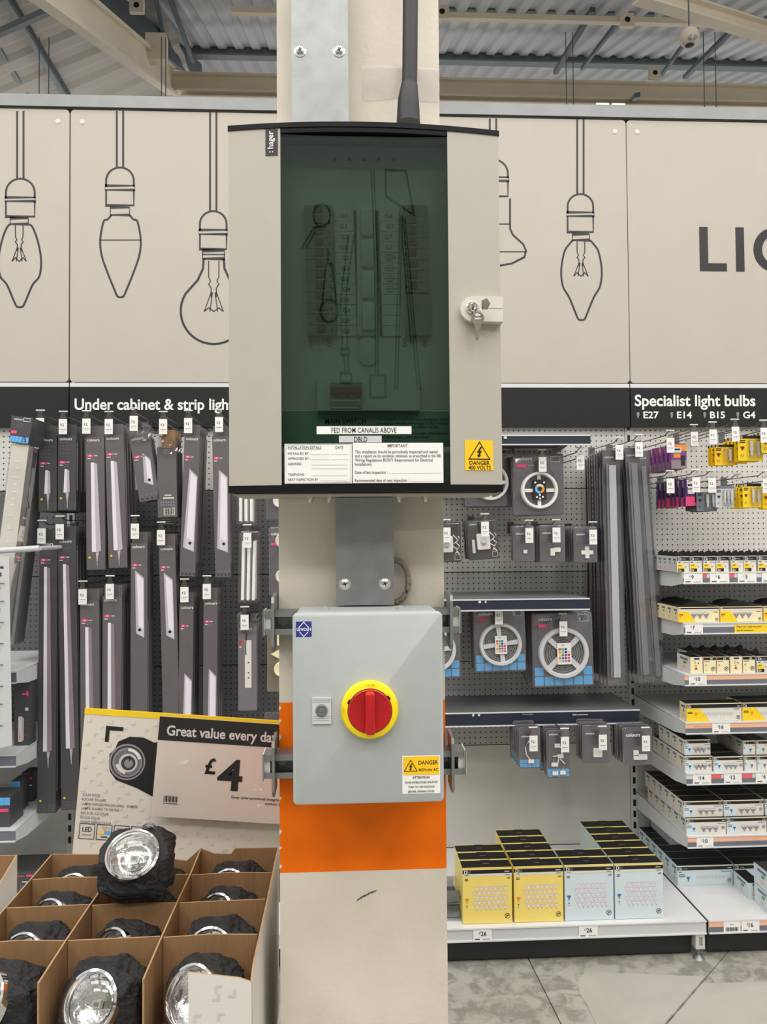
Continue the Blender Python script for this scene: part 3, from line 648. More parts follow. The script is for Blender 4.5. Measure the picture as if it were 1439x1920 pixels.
oo = Vector((k0.x, 1.222, k0.z)); t = thing('key', 'small nickel key dangling from the lock of the cream box', 'key', oo); m.build('blade', t, at0=oo)
m = MB(); r0 = [(k0.x-.0005+.0055*math.sin(2*PI*i/14), 1.2215+.001*math.cos(2*PI*i/14), k0.z+.0105+.0075*math.cos(2*PI*i/14)) for i in range(15)]; m.tube(r0, .0007, CHROME, 6); m.build('key_ring', t, True, at0=oo)
oo = lk+Vector((.006, -.012, .001)); t = thing('key', 'nickel key pushed into the lock of the cream box', 'key', oo)
m = MB(); m.box(lk.x-.0006, lk.x+.0006, 1.2095, 1.222, lk.z-.003, lk.z+.004, KM); m.build('blade', t, at0=oo)
m = MB(); m.prismx([(1.2215-.012, lk.z-.007), (1.2215-.022, lk.z-.009), (1.2215-.028, lk.z), (1.2215-.022, lk.z+.009), (1.2215-.012, lk.z+.007)], lk.x-.0009, lk.x+.0009, KM); m.xf(Matrix.Translation(lk) @ Matrix.Rotation(.75, 4, 'Z') @ Matrix.Translation(-lk)); m.build('bow', t, at0=oo)
# gland bolts below the box
for px_ in (583, 618, 748, 797): 
    p = at(px_, 934, y=1.33); m = MB(); m.lathe([(.006, 0), (.006, -.004), (.003, -.0045), (.003, -.010)], (p.x, 1.33, DZ0), (0, 0, 1), CHROME, 10)
    m.build('fixing_bolt', db, True, at0=o)

# ------------------------------------------------------------------ isolator on strut channels
IX0, IX1, IZ0, IZ1, IYF, IYB = at(549, 1320, y=1.215).x, at(832, 1320, y=1.215).x, 1.116, 1.414, 1.215, 1.352
o = Vector(((IX0+IX1)/2, IYB, IZ0)); iso = thing('isolator_switch', 'grey steel isolator box with red rotary handle on yellow ring', 'electrical box', o)
MB().rbox(IX0+.002, IX1-.002, IYF+.022, IYB, IZ0+.002, IZ1-.002, .006, ISOG, .002).build('enclosure', iso, True, at0=o)
MB().rbox(IX0, IX1, IYF, IYF+.019, IZ0, IZ1, .007, ISOG, .004).build('door', iso, True, at0=o)
MB().rbox(IX0+.004, IX1-.004, IYF+.019, IYF+.022, IZ0+.004, IZ1-.004, .006, P['midgrey']).build('door_seal', iso, at0=o)
k = at(693.5, 1329, y=IYF); kz = k.z; kx = k.x; KS = 1.13
m = MB(); m.lathe([(.040*KS, -.0003), (.040*KS, -.009), (.0375*KS, -.014), (.031*KS, -.016), (.0305*KS, -.012), (0, -.012)], (kx, IYF, kz), (0, 1, 0), YEL, 40)
ring = m.build('yellow_ring', iso, True, at0=o)
m = MB(); 
for a in (35, 155): c = math.radians(a); m.line([(kx+.036*math.cos(c-.1), kz+.036*math.sin(c-.1)), (kx+.036*math.cos(c+.1), kz+.036*math.sin(c+.1))], .003, IYF-.0172, BK)
olive = mat('moulded_mark', '#cdb40c', .4)
m.text('I ON', kx-.006, kz+.0335*KS, .0048, IYF-.0178, olive, True); m.text('O OFF', kx-.0365*KS, kz-.012, .0045, IYF-.0178, olive, True, rot=PI/2*.9); m.build('ring_marking', iso, at0=o)
m = MB(); m.lathe([(.030*KS, -.0125), (.030*KS, -.017), (.0285*KS, -.0185), (.024*KS, -.0165), (0, -.0165)], (kx, IYF, kz), (0, 1, 0), RED, 36); m.build('rotary_disc', iso, True, at0=o)
m = MB(); m.rbox(kx-.0072, kx+.0072, IYF-.040, IYF-.016, kz-.0315, kz+.0315, .004, RED, .003); m.build('rotary_grip', iso, True, at0=o)
a, b = at(586, 1357, y=IYF), at(621, 1307, y=IYF); m = MB(); m.box(a.x, b.x, IYF-.003, IYF-.0003, a.z, b.z, P['lightgrey'])
for z in (.12, .2, .28, .82, .88, .94): m.rect(a.x+.001, b.x-.001, a.z+(b.z-a.z)*z, a.z+(b.z-a.z)*z+.0006, IYF-.0033, P['greyline'])
m.build('lock_plate', iso, at0=o)
m = MB(); m.lathe([(.0095, -.003), (.0095, -.0055), (.007, -.0065), (.006, -.0045), (.003, -.0055), (0, -.0055)], ((a.x+b.x)/2, IYF, (a.z+b.z)/2+.001), (0, 1, 0), P['midgrey'], 22); m.build('key_lock', iso, True, at0=o)
def lew(m, u, y):
    m.line([u(570, 1166.5), u(582.5, 1180), u(570, 1193.5), u(557.5, 1180)], .0011, y, P['white'], True)
    m.rect(u(555.5, 1184)[0], u(584, 1184)[0], u(570, 1184)[1], u(570, 1177)[1], y-.0001, P['brandblue'])
    m.text('LEWDEN', *u(557, 1182.7), .0044, y-.0002, P['white'], True, width=u(583, 1180)[0]-u(557, 1180)[0])
sticker('maker_badge', 555, 584.5, 1165, 1194.5, P['brandblue'], lew, iso, IYF-.0002)
def dl(m, u, y):
    p, q = u(757, 1453), u(823.5, 1417.5); m.rect(p[0], q[0], p[1], q[1], y, P['signyellow'])
    m.line([u(770.5, 1425), u(782.5, 1445.5), u(758.5, 1446)], .0011, y-.0002, BK, True); bolt(m, u, y-.0002, 770.5, 1438, .7)
    def T(s, x, py, x1, h, bold=True): m.text(s, *u(x, py), h, y-.0002, BK, bold, width=u(x1, py)[0]-u(x, py)[0])
    T('DANGER', 785, 1433.5, 821.5, .0062); T('400Volts AC', 785, 1446, 822.5, .0045)
    T('ATTENTION', 774, 1460, 806, .0038); T('DOOR INTERLOCKED ISOLATOR', 760, 1469, 821, .0030); T("TURN TO 'OFF' POSITION", 766, 1477.5, 815, .0030); T('BEFORE OPENING DOOR', 766, 1486, 815, .0030)
sticker('danger_sign', 755, 825.5, 1416, 1488.5, P['white'], dl, iso, IYF-.0002)
for px_ in (611, 752): p = at(px_, 1136, y=1.30); m = MB(); m.lathe([(.006, 0), (.006, .004), (.003, .005), (0, .005)], (p.x, 1.30, IZ1-.002), (0, 0, 1), ISOG, 10); m.build('top_plug', iso, True, at0=o)
def strut(lb, zc, x0, x1, yf, yb, pl_l, pl_r):
    o = Vector(((x0+x1)/2, yb, zc-.0205)); t = thing('strut_channel', lb, 'bracket', o); h = .0205; T = .0025
    m = MB()
    for (y0, y1, z0, z1) in ((yb-T, yb, -h, h), (yf, yb-T, h-T, h), (yf, yb-T, -h, -h+T), (yf, yf+T, h-.010, h-T), (yf, yf+T, -h+T, -h+.010)): m.box(x0, x1, y0, y1, zc+z0, zc+z1, STEELM)
    m.build('channel', t, at0=o)
    for xs in (x0+.014, x1-.014):
        m = MB(); m.disc(xs+.014*(1 if xs < 0 else -1), zc, .009, yb-T-.0006, P['lightgrey'], 18); m.build('slot_hole', t, at0=o)
    for xs, s_ in ((x0-.003, 1), (x1+.0005, -1)):
        m = MB(); m.rbox(xs, xs+.0025, yf-.004, yb, zc-h-.002, zc+h+.002, .002, WPLAS); m.box(xs+(.0025 if s_ > 0 else -.010), xs+(.0125 if s_ > 0 else 0), yf+.006, yb-.003, zc-.012, zc+.012, WPLAS); m.build('end_cap', t, at0=o)
    for xs in (pl_l, pl_r):
        m = MB(); m.prismx([(yf-.012, zc-.040), (yf-.004, zc-.050), (yb, zc-.045), (yb, zc+.050), (yf-.008, zc+.046), (yf-.012, zc+.036)], xs-.0025, xs+.0025, STEELD); m.build('bracket_plate', t, at0=o)
YF, YBK = 1.356, 1.397
c1, c2 = at(500, 1168, y=1.36).z, at(500, 1437, y=1.36).z
strut('upper zinc strut channel carrying the grey isolator box', c1, at(497, 1168, y=YF).x, at(861, 1168, y=YF).x, YF, YBK, CX0-.006, CX1+.006)
strut('lower zinc strut channel over the orange paint under the isolator', c2, at(496, 1437, y=YF).x, at(871, 1437, y=YF).x, YF, YBK, CX0-.006, CX1+.006)

# ------------------------------------------------------------------ peg hooks and hung packs
HOOK_Y = 3.10
def make_hook():
    t = thing('peg_hook', 'proto', 'hook', (0, 0, 0))
    m = MB(); L = PB-HOOK_Y-.001
    m.tube([(0, L, 0), (0, .03, 0), (0, .012, .004), (0, .004, .014)], .0022, WIRE, 6)
    m.build('lower_wire', t, True)
    m = MB(); m.tube([(.0, L, .028), (0, .05, .026), (0, .022, .036), (0, .0, .040), (0, -.004, .040)], .0022, WIRE, 6); m.tube([(-.017, -.003, .041), (.017, -.003, .041)], .003, WPLAS, 6)
    m.build('upper_wire', t, True)
    m = MB(); m.box(-.014, .014, L-.004, L, -.012, .040, WIRE); m.build('back_plate', t)
    m = MB(); m.prism([(-.017, -.052), (.017, -.052), (.017, .008), (.008, .026), (.008, .040), (-.008, .040), (-.008, .026), (-.017, .008)], -.0068, -.0052, CLEAR); h = m.build('tag_holder', t)
    m = MB(); m.box(-.016, .016, -.0076, -.0069, -.050, .010, P['white']); m.text('12', -.0015, -.018, .010, -.008, P['charcoal'], True, 'c'); m.text('£', -.010, -.014, .006, -.008, P['charcoal'])
    m.rect(-.011, .011, -.032, -.030, -.008, P['greyline']); m.rect(-.011, .006, -.038, -.0365, -.008, P['lightgrey']); m.build('price_card', h)
    return t
HOOK0 = make_hook(); hook_used = []
def hook(px, py, lb, y=HOOK_Y, tilt=0):
    """hook whose price tag centre is seen at px, py"""
    p = at(px, py, y=y-.007); loc = Vector((p.x, y, p.z+.018))
    if not hook_used: hook_used.append(1); HOOK0.location = loc; HOOK0['label'] = lb; HOOK0['group'] = 'price tagged peg hooks'; h = HOOK0
    else: h = dup(HOOK0, loc, lb, 'price tagged peg hooks')
    return h
def logo(m, x, z, h, y, c=None): m.text('colours', x, z, h, y, c or P['white'], True)
def tagline(m, x, z, y, w):
    m.rect(x, x+w*.32, z-.008, z+.002, y, P['pink']); m.rect(x+w*.10, x+w*.22, z-.005, z-.001, y-.0002, P['offwhite']); m.rect(x+w*.36, x+w*.55, z-.0045, z-.0010, y, P['lightgrey'])
    m.rect(x, x+w*.20, z-.0165, z-.0125, y, P['lightgrey']); m.line([(x+w*.28, z-.019), (x+w*.5, z-.019), (x+w*.5, z-.012), (x+w*.28, z-.012)], .0008, y, P['greyline'], True)
def greytext(m, x, z, w, n, y, step=.0055, c=None, h=.0012):
    for i in range(n): m.rect(x, x+w*(.95-.35*((i*37 % 10)/10)), z-i*step-h, z-i*step, y, c or P['midgrey'])
def light_pack(style, w, h, d, mt, torn=False):
    """hanging carton: local origin at the hook hole, front face towards -y, hanging down"""
    t = thing('light_carton', 'proto', 'carton'); e = -.0008; top = -.028; bot = top-h; x0, x1 = -w/2, w/2
    m = MB(); m.box(x0, x1, 0, d, bot, top, mt); m.build('carton', t)
    m = MB(); m.box(x0+.002, x1-.002, d*.5-.0008, d*.5+.0008, top+.0005, .016, mt if not torn else CLEARS); m.build('hang_tab', t)
    m = MB()
    if style != 'back': logo(m, x0+.006, top-.020, .011, e); greytext(m, x0+.006, top-.028, w*.5, 1, e)
    if style == 'strip':
        n = 9 if h < .42 else 4
        greytext(m, x0+.006, top-.040, w-.02, n, e); z = top-(.105 if h < .42 else .075); tagline(m, x0+.006, z, e, w)
        a = z-.030; b = bot+(.070 if h < .6 else .24 if h > 1.05 else .12); lx = x0+w*(.34 if h < .42 else .24); k = w*(.15 if h < .42 else .19); sk = 0 if h < .42 else .010
        m.poly([(lx+.002, a), (lx+k, a), (lx+k+sk*.6, b), (lx+sk*.6-.002, b)], e, P['lilac']); m.poly([(lx+k, a), (lx+k*1.9, a-.006), (lx+k*2.1+sk, b+.004), (lx+k+sk*.6, b-.004)], e, P['lilacd'] if h < .6 else P['mauve'])
        c = lx+k*1.2+sk*.8; m.poly([(c-.006, b-.001), (c+.006, b-.001), (c+.002, b-.03), (c+.0012, b-.062), (c-.0012, b-.062), (c-.003, b-.03)], e, P['lilacd'])
        m.disc(x0+.012, bot+.048, .0045, e, P['yellow'], 12)
        for r in range(2):
            for q in range(4): m.line([(x0+.008+q*w*.24, bot+.008+r*.016), (x0+.008+q*w*.24+w*.14, bot+.008+r*.016), (x0+.008+q*w*.24+w*.14, bot+.018+r*.016), (x0+.008+q*w*.24, bot+.018+r*.016)], .0012, e, P['midgrey'], True)
    elif style == 'panel':
        greytext(m, x0+.006, top-.04, w-.03, 2, e); z = top-.085; tagline(m, x0+.006, z, e, w)
        l, r, s = x0+w*.40, x1-w*.06, w*.24
        if h > 1.0: a, b = z-.19, bot+.02
        elif h > .62: a, b, l, r, s = z-.024, bot+.49, x0+w*.26, x0+w*.80, -w*.06
        elif h > .36: a, b = z-.05, bot+.115
        else: a, b, l, r, s = z+.01, bot+.075, x0+w*.52, x0+w*.86, w*.14
        m.poly([(l, a), (r, a-.03), (r-s*.3, b-.018), (l-s, b)], e, P['lilacd']); m.poly([(l+w*.10, a-.012), (r-.003, a-.036), (r-s*.3-.003, b-.012), (l-s+w*.18, b-.003)], e-.0002, P['lilac'])
        f = .13; bz = b+(a-b)*f; m.poly([(l-s+s*f+w*.14, bz), (r-s*.3*(1-f)-.003, bz-.016), (r-s*.3-.003, b-.014), (l-s+w*.15, b-.004)], e-.0004, P['lightgrey'])
        m.disc((l+r)/2-s*.30, b+(a-b)*f*.42, .0062, e-.0006, P['ink'], 14)
        for r_ in range(2):
            for q in range(4): m.rect(x0+.008+q*w*.24, x0+.008+q*w*.24+w*.12, bot+.006+r_*.014, bot+.013+r_*.014, e, P['midgrey'] if r_ else P['charcoal'])
    elif style == 'back':
        greytext(m, x0+.008, top-.19, w-.02, 14, e, .009); m.rect(x0+w*.35, x0+w*.72, bot+.085, bot+.092, e, P['lightgrey']); m.rect(x0+w*.28, x0+w*.85, bot+.074, bot+.080, e, P['offwhite'])
        for r_ in range(2):
            for q in range(6): m.rect(x0+w*.14+q*w*.13, x0+w*.14+q*w*.13+w*.07, bot+.044+r_*.013, bot+.052+r_*.013, e, P['greyline'])
        m.rect(x0+w*.30, x0+w*.88, bot+.008, bot+.038, e, P['offwhite'])
        for q in range(12): m.rect(x0+w*(.33+q*.043), x0+w*(.33+q*.043)+w*(.014+.012*(q % 3)), bot+.011, bot+.036, e-.0002, P['black'])
    elif style == 'kit':
        m.rect(x0+.004, x0+.014, top-.075, top-.062, e, P['red']); m.rect(x0+.004, x0+.012, top-.09, top-.084, e, P['lightgrey'])
        m.rect(x0+w*.36, x0+w*.72, bot+.09, top-.06, e, P['offwhite']); m.rect(x0+w*.38, x0+w*.70, bot+.16, bot+.20, e-.0002, P['offwhite']); m.line([(x0+w*.36, bot+.33), (x0+w*.46, bot+.30), (x0+w*.40, bot+.26), (x0+w*.42, bot+.22)], .004, e-.0002, P['ink'])
        for q in (.13, .15, .19): m.disc(x0+w*.56, bot+q, .003, e-.0003, P['ink'], 8)
    m.build('front_print', t)
    if style == 'back': MB().prism([(x0+w*.28, top-.004), (x1-.003, top-.004), (x1+.001, .034), (x0+w*.9, .040), (x0+w*.45, .037), (x0+w*.25, .012)], -.004, .010, CARD).build('torn_flap', t)
    m = MB()
    if style == 'strip': m.add([(x1+.0006, d*.35, top-.05), (x1+.0006, d*.62, top-.05), (x1+.0006, d*.62, bot+.08), (x1+.0006, d*.35, bot+.08)], [(0, 1, 2, 3)], P['lilacd'])
    elif style != 'back': m.add([(x1+.0006, d*.3, top-h*.35), (x1+.0006, d*.6, top-h*.38), (x1+.0006, d*.6, bot+.06), (x1+.0006, d*.3, bot+.05)], [(0, 1, 2, 3)], P['lilacd'])
    m.add([(x1+.0006, d*.3, top-.03), (x1+.0006, d*.7, top-.03), (x1+.0006, d*.7, top-.045), (x1+.0006, d*.3, top-.045)], [(0, 1, 2, 3)], P['greyline']); m.build('side_print', t)
    if torn:
        m = MB(); rnd = random.Random(4); nx, nz = 8, 6
        v = [(x0-.004+(w+.012)*i/nx, -.006-.010*abs(noise.noise((i*.9, j*.9, 3)))-.002, top-.03+.075*j/nz+.012*noise.noise((i*.7, j*.5, 9))) for i in range(nx+1) for j in range(nz+1)]
        m.add(v, [(i*(nz+1)+j, (i+1)*(nz+1)+j, (i+1)*(nz+1)+j+1, i*(nz+1)+j+1) for i in range(nx) for j in range(nz)], CLEARS); m.build('torn_wrap', t)
    return t
_protos = {}
def hang_stack(key, make, n, gap, px_tag, hook_lb, pack_lb, px, py, group, tilt=0, y=None, hk=True, jit=.35, cat=None):
    """n packs on one hook; px,py = photo pixel of the front pack's top-centre (below its tab). pack_lb names the front one, copies hang behind it"""
    y = HOOK_Y+.012 if y is None else y
    if hk: hook(px_tag[0], px_tag[1], hook_lb)
    p = at(px, py, y=y); base = Vector((p.x, y, p.z+.028))
    rnd = random.Random(hash(key) % 1000 if not isinstance(key, str) else sum(map(ord, key)))
    for i in range(n):
        loc = base+Vector((rnd.uniform(-.0015, .0015) if i else 0, i*gap, rnd.uniform(-.003, .002) if i else 0))
        rot = (0, math.radians(tilt+(rnd.uniform(-jit, jit) if i else 0)), 0)
        lb = pack_lb if i == 0 else f'{ORD[i]} from the front behind the {pack_lb}'
        w_ = lb.split()
        if len(w_) > 16: lb = ' '.join(w_[:16])
        if key not in _protos:
            t = make(); _protos[key] = t; t.location = loc; t.rotation_euler = rot; t['label'] = lb; t['group'] = group
        else: t = dup(_protos[key], loc, lb, group, rot)
def wpx(a, b, y=None): 
    y = HOOK_Y+.012 if y is None else y
    return at(b, 1000, y=y).x-at(a, 1000, y=y).x
def hpx(a, b, y=None):
    y = HOOK_Y+.012 if y is None else y
    return at(300, a, y=y).z-at(300, b, y=y).z
G1 = 'strip light cartons on the dark pegboard'; G2 = 'flat panel light cartons on the dark pegboard'
S = lambda style, a, b, y0, y1, mt=PACKD, torn=False, d=.026: (lambda: light_pack(style, wpx(a, b), hpx(y0, y1), d, mt, torn))
# short strip lights (two hooks), then long ones
hang_stack('strip_short', S('strip', 72, 106, 818, 958), 6, .045, (75, 797), 'hook with price tag over the short strip light by the tube box', 'short dark strip light carton beside the long tube box', 90, 818, G1)
hang_stack('strip_short', None, 6, .045, (118, 799), 'hook with price tag over the second short strip light', 'short dark strip light carton, second along the top row', 126, 816, G1)
hang_stack('strip_mid', S('strip', 161, 196, 818, 1067, PACK), 3, .04, (162, 798), 'hook with price tag over the first mid-length strip light', 'mid-length strip light carton, third along the top row', 178, 818, G1, -.6)
hang_stack('strip_mid', None, 4, .04, (204, 799), 'hook with price tag over the second mid-length strip light', 'mid-length strip light carton, fourth along the top row', 214, 815, G1, -1.7)
hang_stack('panel_short', S('panel', 238, 276, 815, 940, PACK, True), 2, .05, (251, 793), 'hook with price tag over the torn crooked carton', 'small panel light carton hanging crooked in torn clear wrap', 259, 815, G2, -9)
hang_stack('carton_back', S('back', 295, 331, 838, 970, PACK, True), 3, .05, (306, 799), 'hook with price tag over the carton showing its back', 'dark carton turned to show its back and barcode', 312, 838, G2, -1)
hang_stack('panel_long', S('panel', 343, 372, 816, 1081, PACK), 5, .035, (353, 797), 'hook with price tag over the first long panel light', 'long panel light carton nearest the reversed carton', 361, 816, G2, 2.0)
hang_stack('panel_long', None, 3, .035, (411, 795), 'hook with price tag over the panel light by the electrical box', 'long panel light carton nearest the cream electrical box', 412, 818, G2, -1.2)
hang_stack('strip_giant', S('strip', 74, 108, 1013, 1521), 4, .035, (78, 1004), 'hook with price tag over the longest strip light', 'longest strip light carton, outermost in the second row', 91, 1013, G1, .2)
hang_stack('strip_giant', None, 4, .035, (112, 996), 'hook with price tag over the second longest strip light', 'longest strip light carton, second in the lower row', 125, 1008, G1, -1.0)
hang_stack('strip_tall', S('strip', 149, 185, 1126, 1560, PACK), 4, .035, (155, 1118), 'hook with price tag low down, first above the card display', 'tall strip light carton part hidden by the yellow edged card', 168, 1126, G1, -.4)
hang_stack('strip_tall', None, 4, .035, (206, 1108), 'hook with price tag low down, second above the card display', 'tall strip light carton above the rock picture', 211, 1118, G1, .2)
hang_stack('panel_tall', S('panel', 245, 276, 1018, 1420, PACK), 3, .035, (253, 995), 'hook with price tag over the tall panel light in clear wrap', 'tall panel light carton below the crooked torn one', 261, 1018, G2, 0)
hang_stack('panel_tall', None, 2, .035, (302, 1007), 'hook with price tag over the tall panel light below the reversed carton', 'tall panel light carton below the reversed one', 313, 1022, G2, -1.4)
hang_stack('panel_low', S('panel', 336, 362, 1132, 1640, PACK), 4, .035, (346, 1114), 'hook with price tag over the first low panel light', 'low panel light carton rising behind the price sign, inner', 350, 1132, G2, .6)
hang_stack('panel_low', None, 4, .035, (388, 1108), 'hook with price tag over the second low panel light', 'low panel light carton rising behind the price sign, outer', 395, 1124, G2, .3)
hang_stack('kit_box', S('kit', 447, 481, 1172, 1333, PACKG, True, .03), 4, .04, (459, 1166), 'hook with red edged price tag over the light holder kit', 'slim grey carton with picture of a white light holder', 464, 1172, 'light holder kits')

# ------------------------------------------------------------------ blister packs
def blister(w, h, t, kind, card=PACKG):
    """clear blister: origin at hook hole; card at the back, contents, clear shell, print"""
    r = thing('blister_pack', 'proto', 'pack'); z1 = .018; z0 = z1-h; x0, x1 = -w/2, w/2
    if card: MB().rbox(x0, x1, t, t+.0012, z0, z1, .008, card).build('backing_card', r)
    m = MB(); m.rbox(x0+.002, x1-.002, t-.006, t-.0004, z0+.002, z1-.002, .010, CLEAR, .003, 3); 
    mm = MB(); e = t-.0065; zc = z0+h*.42
    if kind not in ('tubes', 'gold', 'puck'):
        lx = x0+w*.10; lh = .013 if w > .12 else .010
        if kind != 'sensor': logo(mm, lx, z1-h*(.10 if h > .18 else .24), lh*(1 if w > .12 else .8), e)
        else: logo(mm, lx, z1-.018, .007, e)
    parts = []
    if kind == 'cct':      # white ring with dark dimmer
        R = w*.36; zc = z0+h*.40; q = MB(); q.lathe([(R*.84, t-.002), (R*.84, t-.022), (R*.88, t-.026), (R*.97, t-.026), (R, t-.022), (R, t-.002)], (0, 0, zc), (0, 1, 0), WPLAS, 36)
        for a in range(4): c = a*PI/2; q.box(*(sorted((math.cos(c)*R*.2-.007*abs(math.sin(c)), math.cos(c)*R*.86+.007*abs(math.sin(c))))), t-.012, t-.006, *(sorted((zc+math.sin(c)*R*.2-.007*abs(math.cos(c)), zc+math.sin(c)*R*.86+.007*abs(math.cos(c))))), WPLAS)
        q.build('reel_ring', r, True); q = MB(); q.rbox(-R*.36, R*.36, t-.020, t-.013, zc-R*.52, zc+R*.58, .003, P['ink'], .001); q.annulus(0, zc+R*.08, R*.13, R*.26, t-.0205, P['skyblue'], 16, PI*.75, PI*1.6); q.annulus(0, zc+R*.08, R*.13, R*.26, t-.0205, P['orange'], 16, -PI*.45, PI*.2); q.annulus(0, zc+R*.08, R*.13, R*.26, t-.0205, P['offwhite'], 14, PI*.2, PI*.75)
        for a, b in ((-.24, .42), (.24, .42), (0, -.26), (-.16, -.36), (.16, -.36), (0, -.44)): q.disc(R*a, zc+R*b, R*.055, t-.0206, P['white'], 10)
        q.build('dimmer_remote', r); mm.rect(x0+w*.08, x0+w*.26, z1-h*.22, z1-h*.165, e, P['pink']); mm.rect(x0+w*.29, x0+w*.42, z1-h*.205, z1-h*.18, e, P['greyline'])
        for a, b in ((.12, .27), (.22, .27), (.12, .34), (.22, .34)): mm.annulus(x0+w*a, z1-h*b, .004, .0052, e, P['greyline'], 12)
        mm.line([(x1-w*.26, z1-h*.05), (x1-w*.07, z1-h*.05), (x1-w*.07, z1-h*.13), (x1-w*.26, z1-h*.13)], .0015, e, P['offwhite'], True); mm.rect(x1-w*.19, x1-w*.09, z1-h*.12, z1-h*.06, e, P['midgrey'])
    elif kind in ('rgb', 'rgbx'):
        R = w*.41; zc = z0+h*(.44 if kind == 'rgb' else .46); q = MB(); q.lathe([(R*.82, t-.002), (R*.82, t-.020), (R*.86, t-.025), (R*.97, t-.025), (R, t-.020), (R, t-.002)], (0, 0, zc), (0, 1, 0), P['lightgrey'], 40)
        for a in range(4):
            c = a*PI/2+(PI/4 if kind == 'rgbx' else .12); u = Vector((math.cos(c), math.sin(c))); p = Vector((-u.y, u.x))*R*.09
            pts = [u*R*.2-p, u*R*.86-p*1.2, u*R*.86+p*1.2, u*R*.2+p]; q.prism([(v_.x, zc+v_.y) for v_ in pts], t-.016, t-.009, P['lightgrey'])
        q.build('reel_ring', r, True); q = MB()
        for k in range(5): q.lathe([(R*(.34+k*.095), t-.003), (R*(.34+k*.095), t-.008), (R*(.405+k*.095), t-.0085), (R*(.415+k*.095), t-.003)], (0, 0, zc), (0, 1, 0), STRIP, 30)
        q.build('coiled_tape', r, True); q = MB(); q.rbox(-R*.28, R*.28, t-.024, t-.017, zc-R*.44, zc+R*.40, .003, WPLAS, .001); cc = ['red', 'green', 'brandblue', 'white', 'orange', 'skyblue', 'navy', 'lightgrey', 'yellow', 'green', 'purple', 'red', 'coral', 'blue', 'purple', 'pink', 'yellow', 'skyblue', 'coral', 'midgrey']
        for i in range(20): q.rbox(-R*.23+(i % 4)*R*.12, -R*.14+(i % 4)*R*.12, t-.0250, t-.0243, zc+R*.12-(i//4)*R*.115, zc+R*.205-(i//4)*R*.115, .002, P[cc[i]], 0, 2)
        q.text('ON', -R*.12, zc+R*.29, .005, t-.0246, P['charcoal']); q.build('button_remote', r)
        mm.rect(x0+w*.10, x0+w*.24, z1-h*.19, z1-h*.145, e, P['pink'])
        for i in range(4): mm.line([(x0+w*(.28+i*.085), z1-h*.185), (x0+w*(.34+i*.085), z1-h*.185), (x0+w*(.34+i*.085), z1-h*.15), (x0+w*(.28+i*.085), z1-h*.15)], .001, e, P['greyline'], True)
        mm.line([(x1-w*.24, z1-h*.03), (x1-w*.07, z1-h*.03), (x1-w*.07, z1-h*.12), (x1-w*.24, z1-h*.12)], .0015, e, P['offwhite'], True); mm.rect(x1-w*.17, x1-w*.09, z1-h*.11, z1-h*.04, e, P['midgrey']); mm.text('5', x1-w*.225, z1-h*.105, .010, e, P['white'], True)
        q = MB()
        for i in range(6):
            for j in range(2):
                xx = x0+w*.03+i*w*.16
                if j == 1 and 0 < i < 5: continue
                q.rbox(xx, xx+w*.145, t-.0012, t-.0002, z0+.006+j*w*.155, z0+.006+j*w*.155+w*.14, .004, P['skyblue'], 0, 2)
        q.build('blue_square', r)
    elif kind == 'sensor':
        q = MB(); q.rbox(-w*.20, w*.22, t-.020, t-.001, z0+h*.25, z0+h*.66, .006, WPLAS, .004); q.lathe([(w*.105, 0), (w*.10, -.006), (w*.07, -.012), (w*.03, -.015), (0, -.0155)], (w*.0, t-.020, z0+h*.45), (0, 1, 0), P['lightgrey'], 18); q.build('motion_sensor', r, True)
        q = MB(); q.tube([(w*.30+.012*math.sin(a*1.2)*(1-.3*(a > 6)), t-.005-.001*(a % 3), z0+h*(.22+.052*a)) for a in range(10)], .0022, WPLAS, 6); q.tube([(w*.38+.008*math.sin(a*1.5+2), t-.007, z0+h*(.2+.05*a)) for a in range(10)], .0022, WPLAS, 6); q.build('coiled_lead', r, True)
        q = MB(); q.box(-w*.36, -w*.27, t-.010, t-.002, z0+h*.18, z0+h*.52, P['lightgrey']); q.build('end_clip', r); mm.line([(w*.28, z0+h*.06), (w*.45, z0+h*.06), (w*.45, z0+h*.18), (w*.28, z0+h*.18)], .0012, e, P['offwhite'], True)
    elif kind in ('dot', 'corner', 'cross', 'square', 'ell'):
        greytext(mm, x0+w*.1, z1-h*.34, w*.7, 3, e, .006); q = MB(); s = w*.10
        shp = {'dot': [(0, 0)], 'corner': [(-.6, -.7), (-.6, .5), (.8, .7), (1.6, .7)], 'cross': [(0, 0), (0, 1.6), (0, -1.6), (1.6, 0), (-1.6, 0)], 'square': [(-.7, -.7), (.7, -.7), (-.7, .7), (.7, .7)], 'ell': [(-1.2, -.8), (.2, -.8), (1.6, -.8), (-1.2, .5)]}[kind]
        cz = z0+h*.28
        for a, b in shp: q.rbox(a*s-s*.85+w*.05, a*s+s*.85+w*.05, t-.010-.0004*abs(a), t-.002, cz+b*s-s*.85, cz+b*s+s*.85, .002, WPLAS, .001, 2)
        q.build('connector', r)
    elif kind in ('lead', 'splitter'):
        greytext(mm, x0+w*.1, z1-h*.28, w*.5, 3, e, .006); q = MB(); cz = z0+h*.40
        def conn(a, b, ro): q.box(a-.011, a+.011, t-.008, t-.002, b-.007, b+.007, WPLAS)
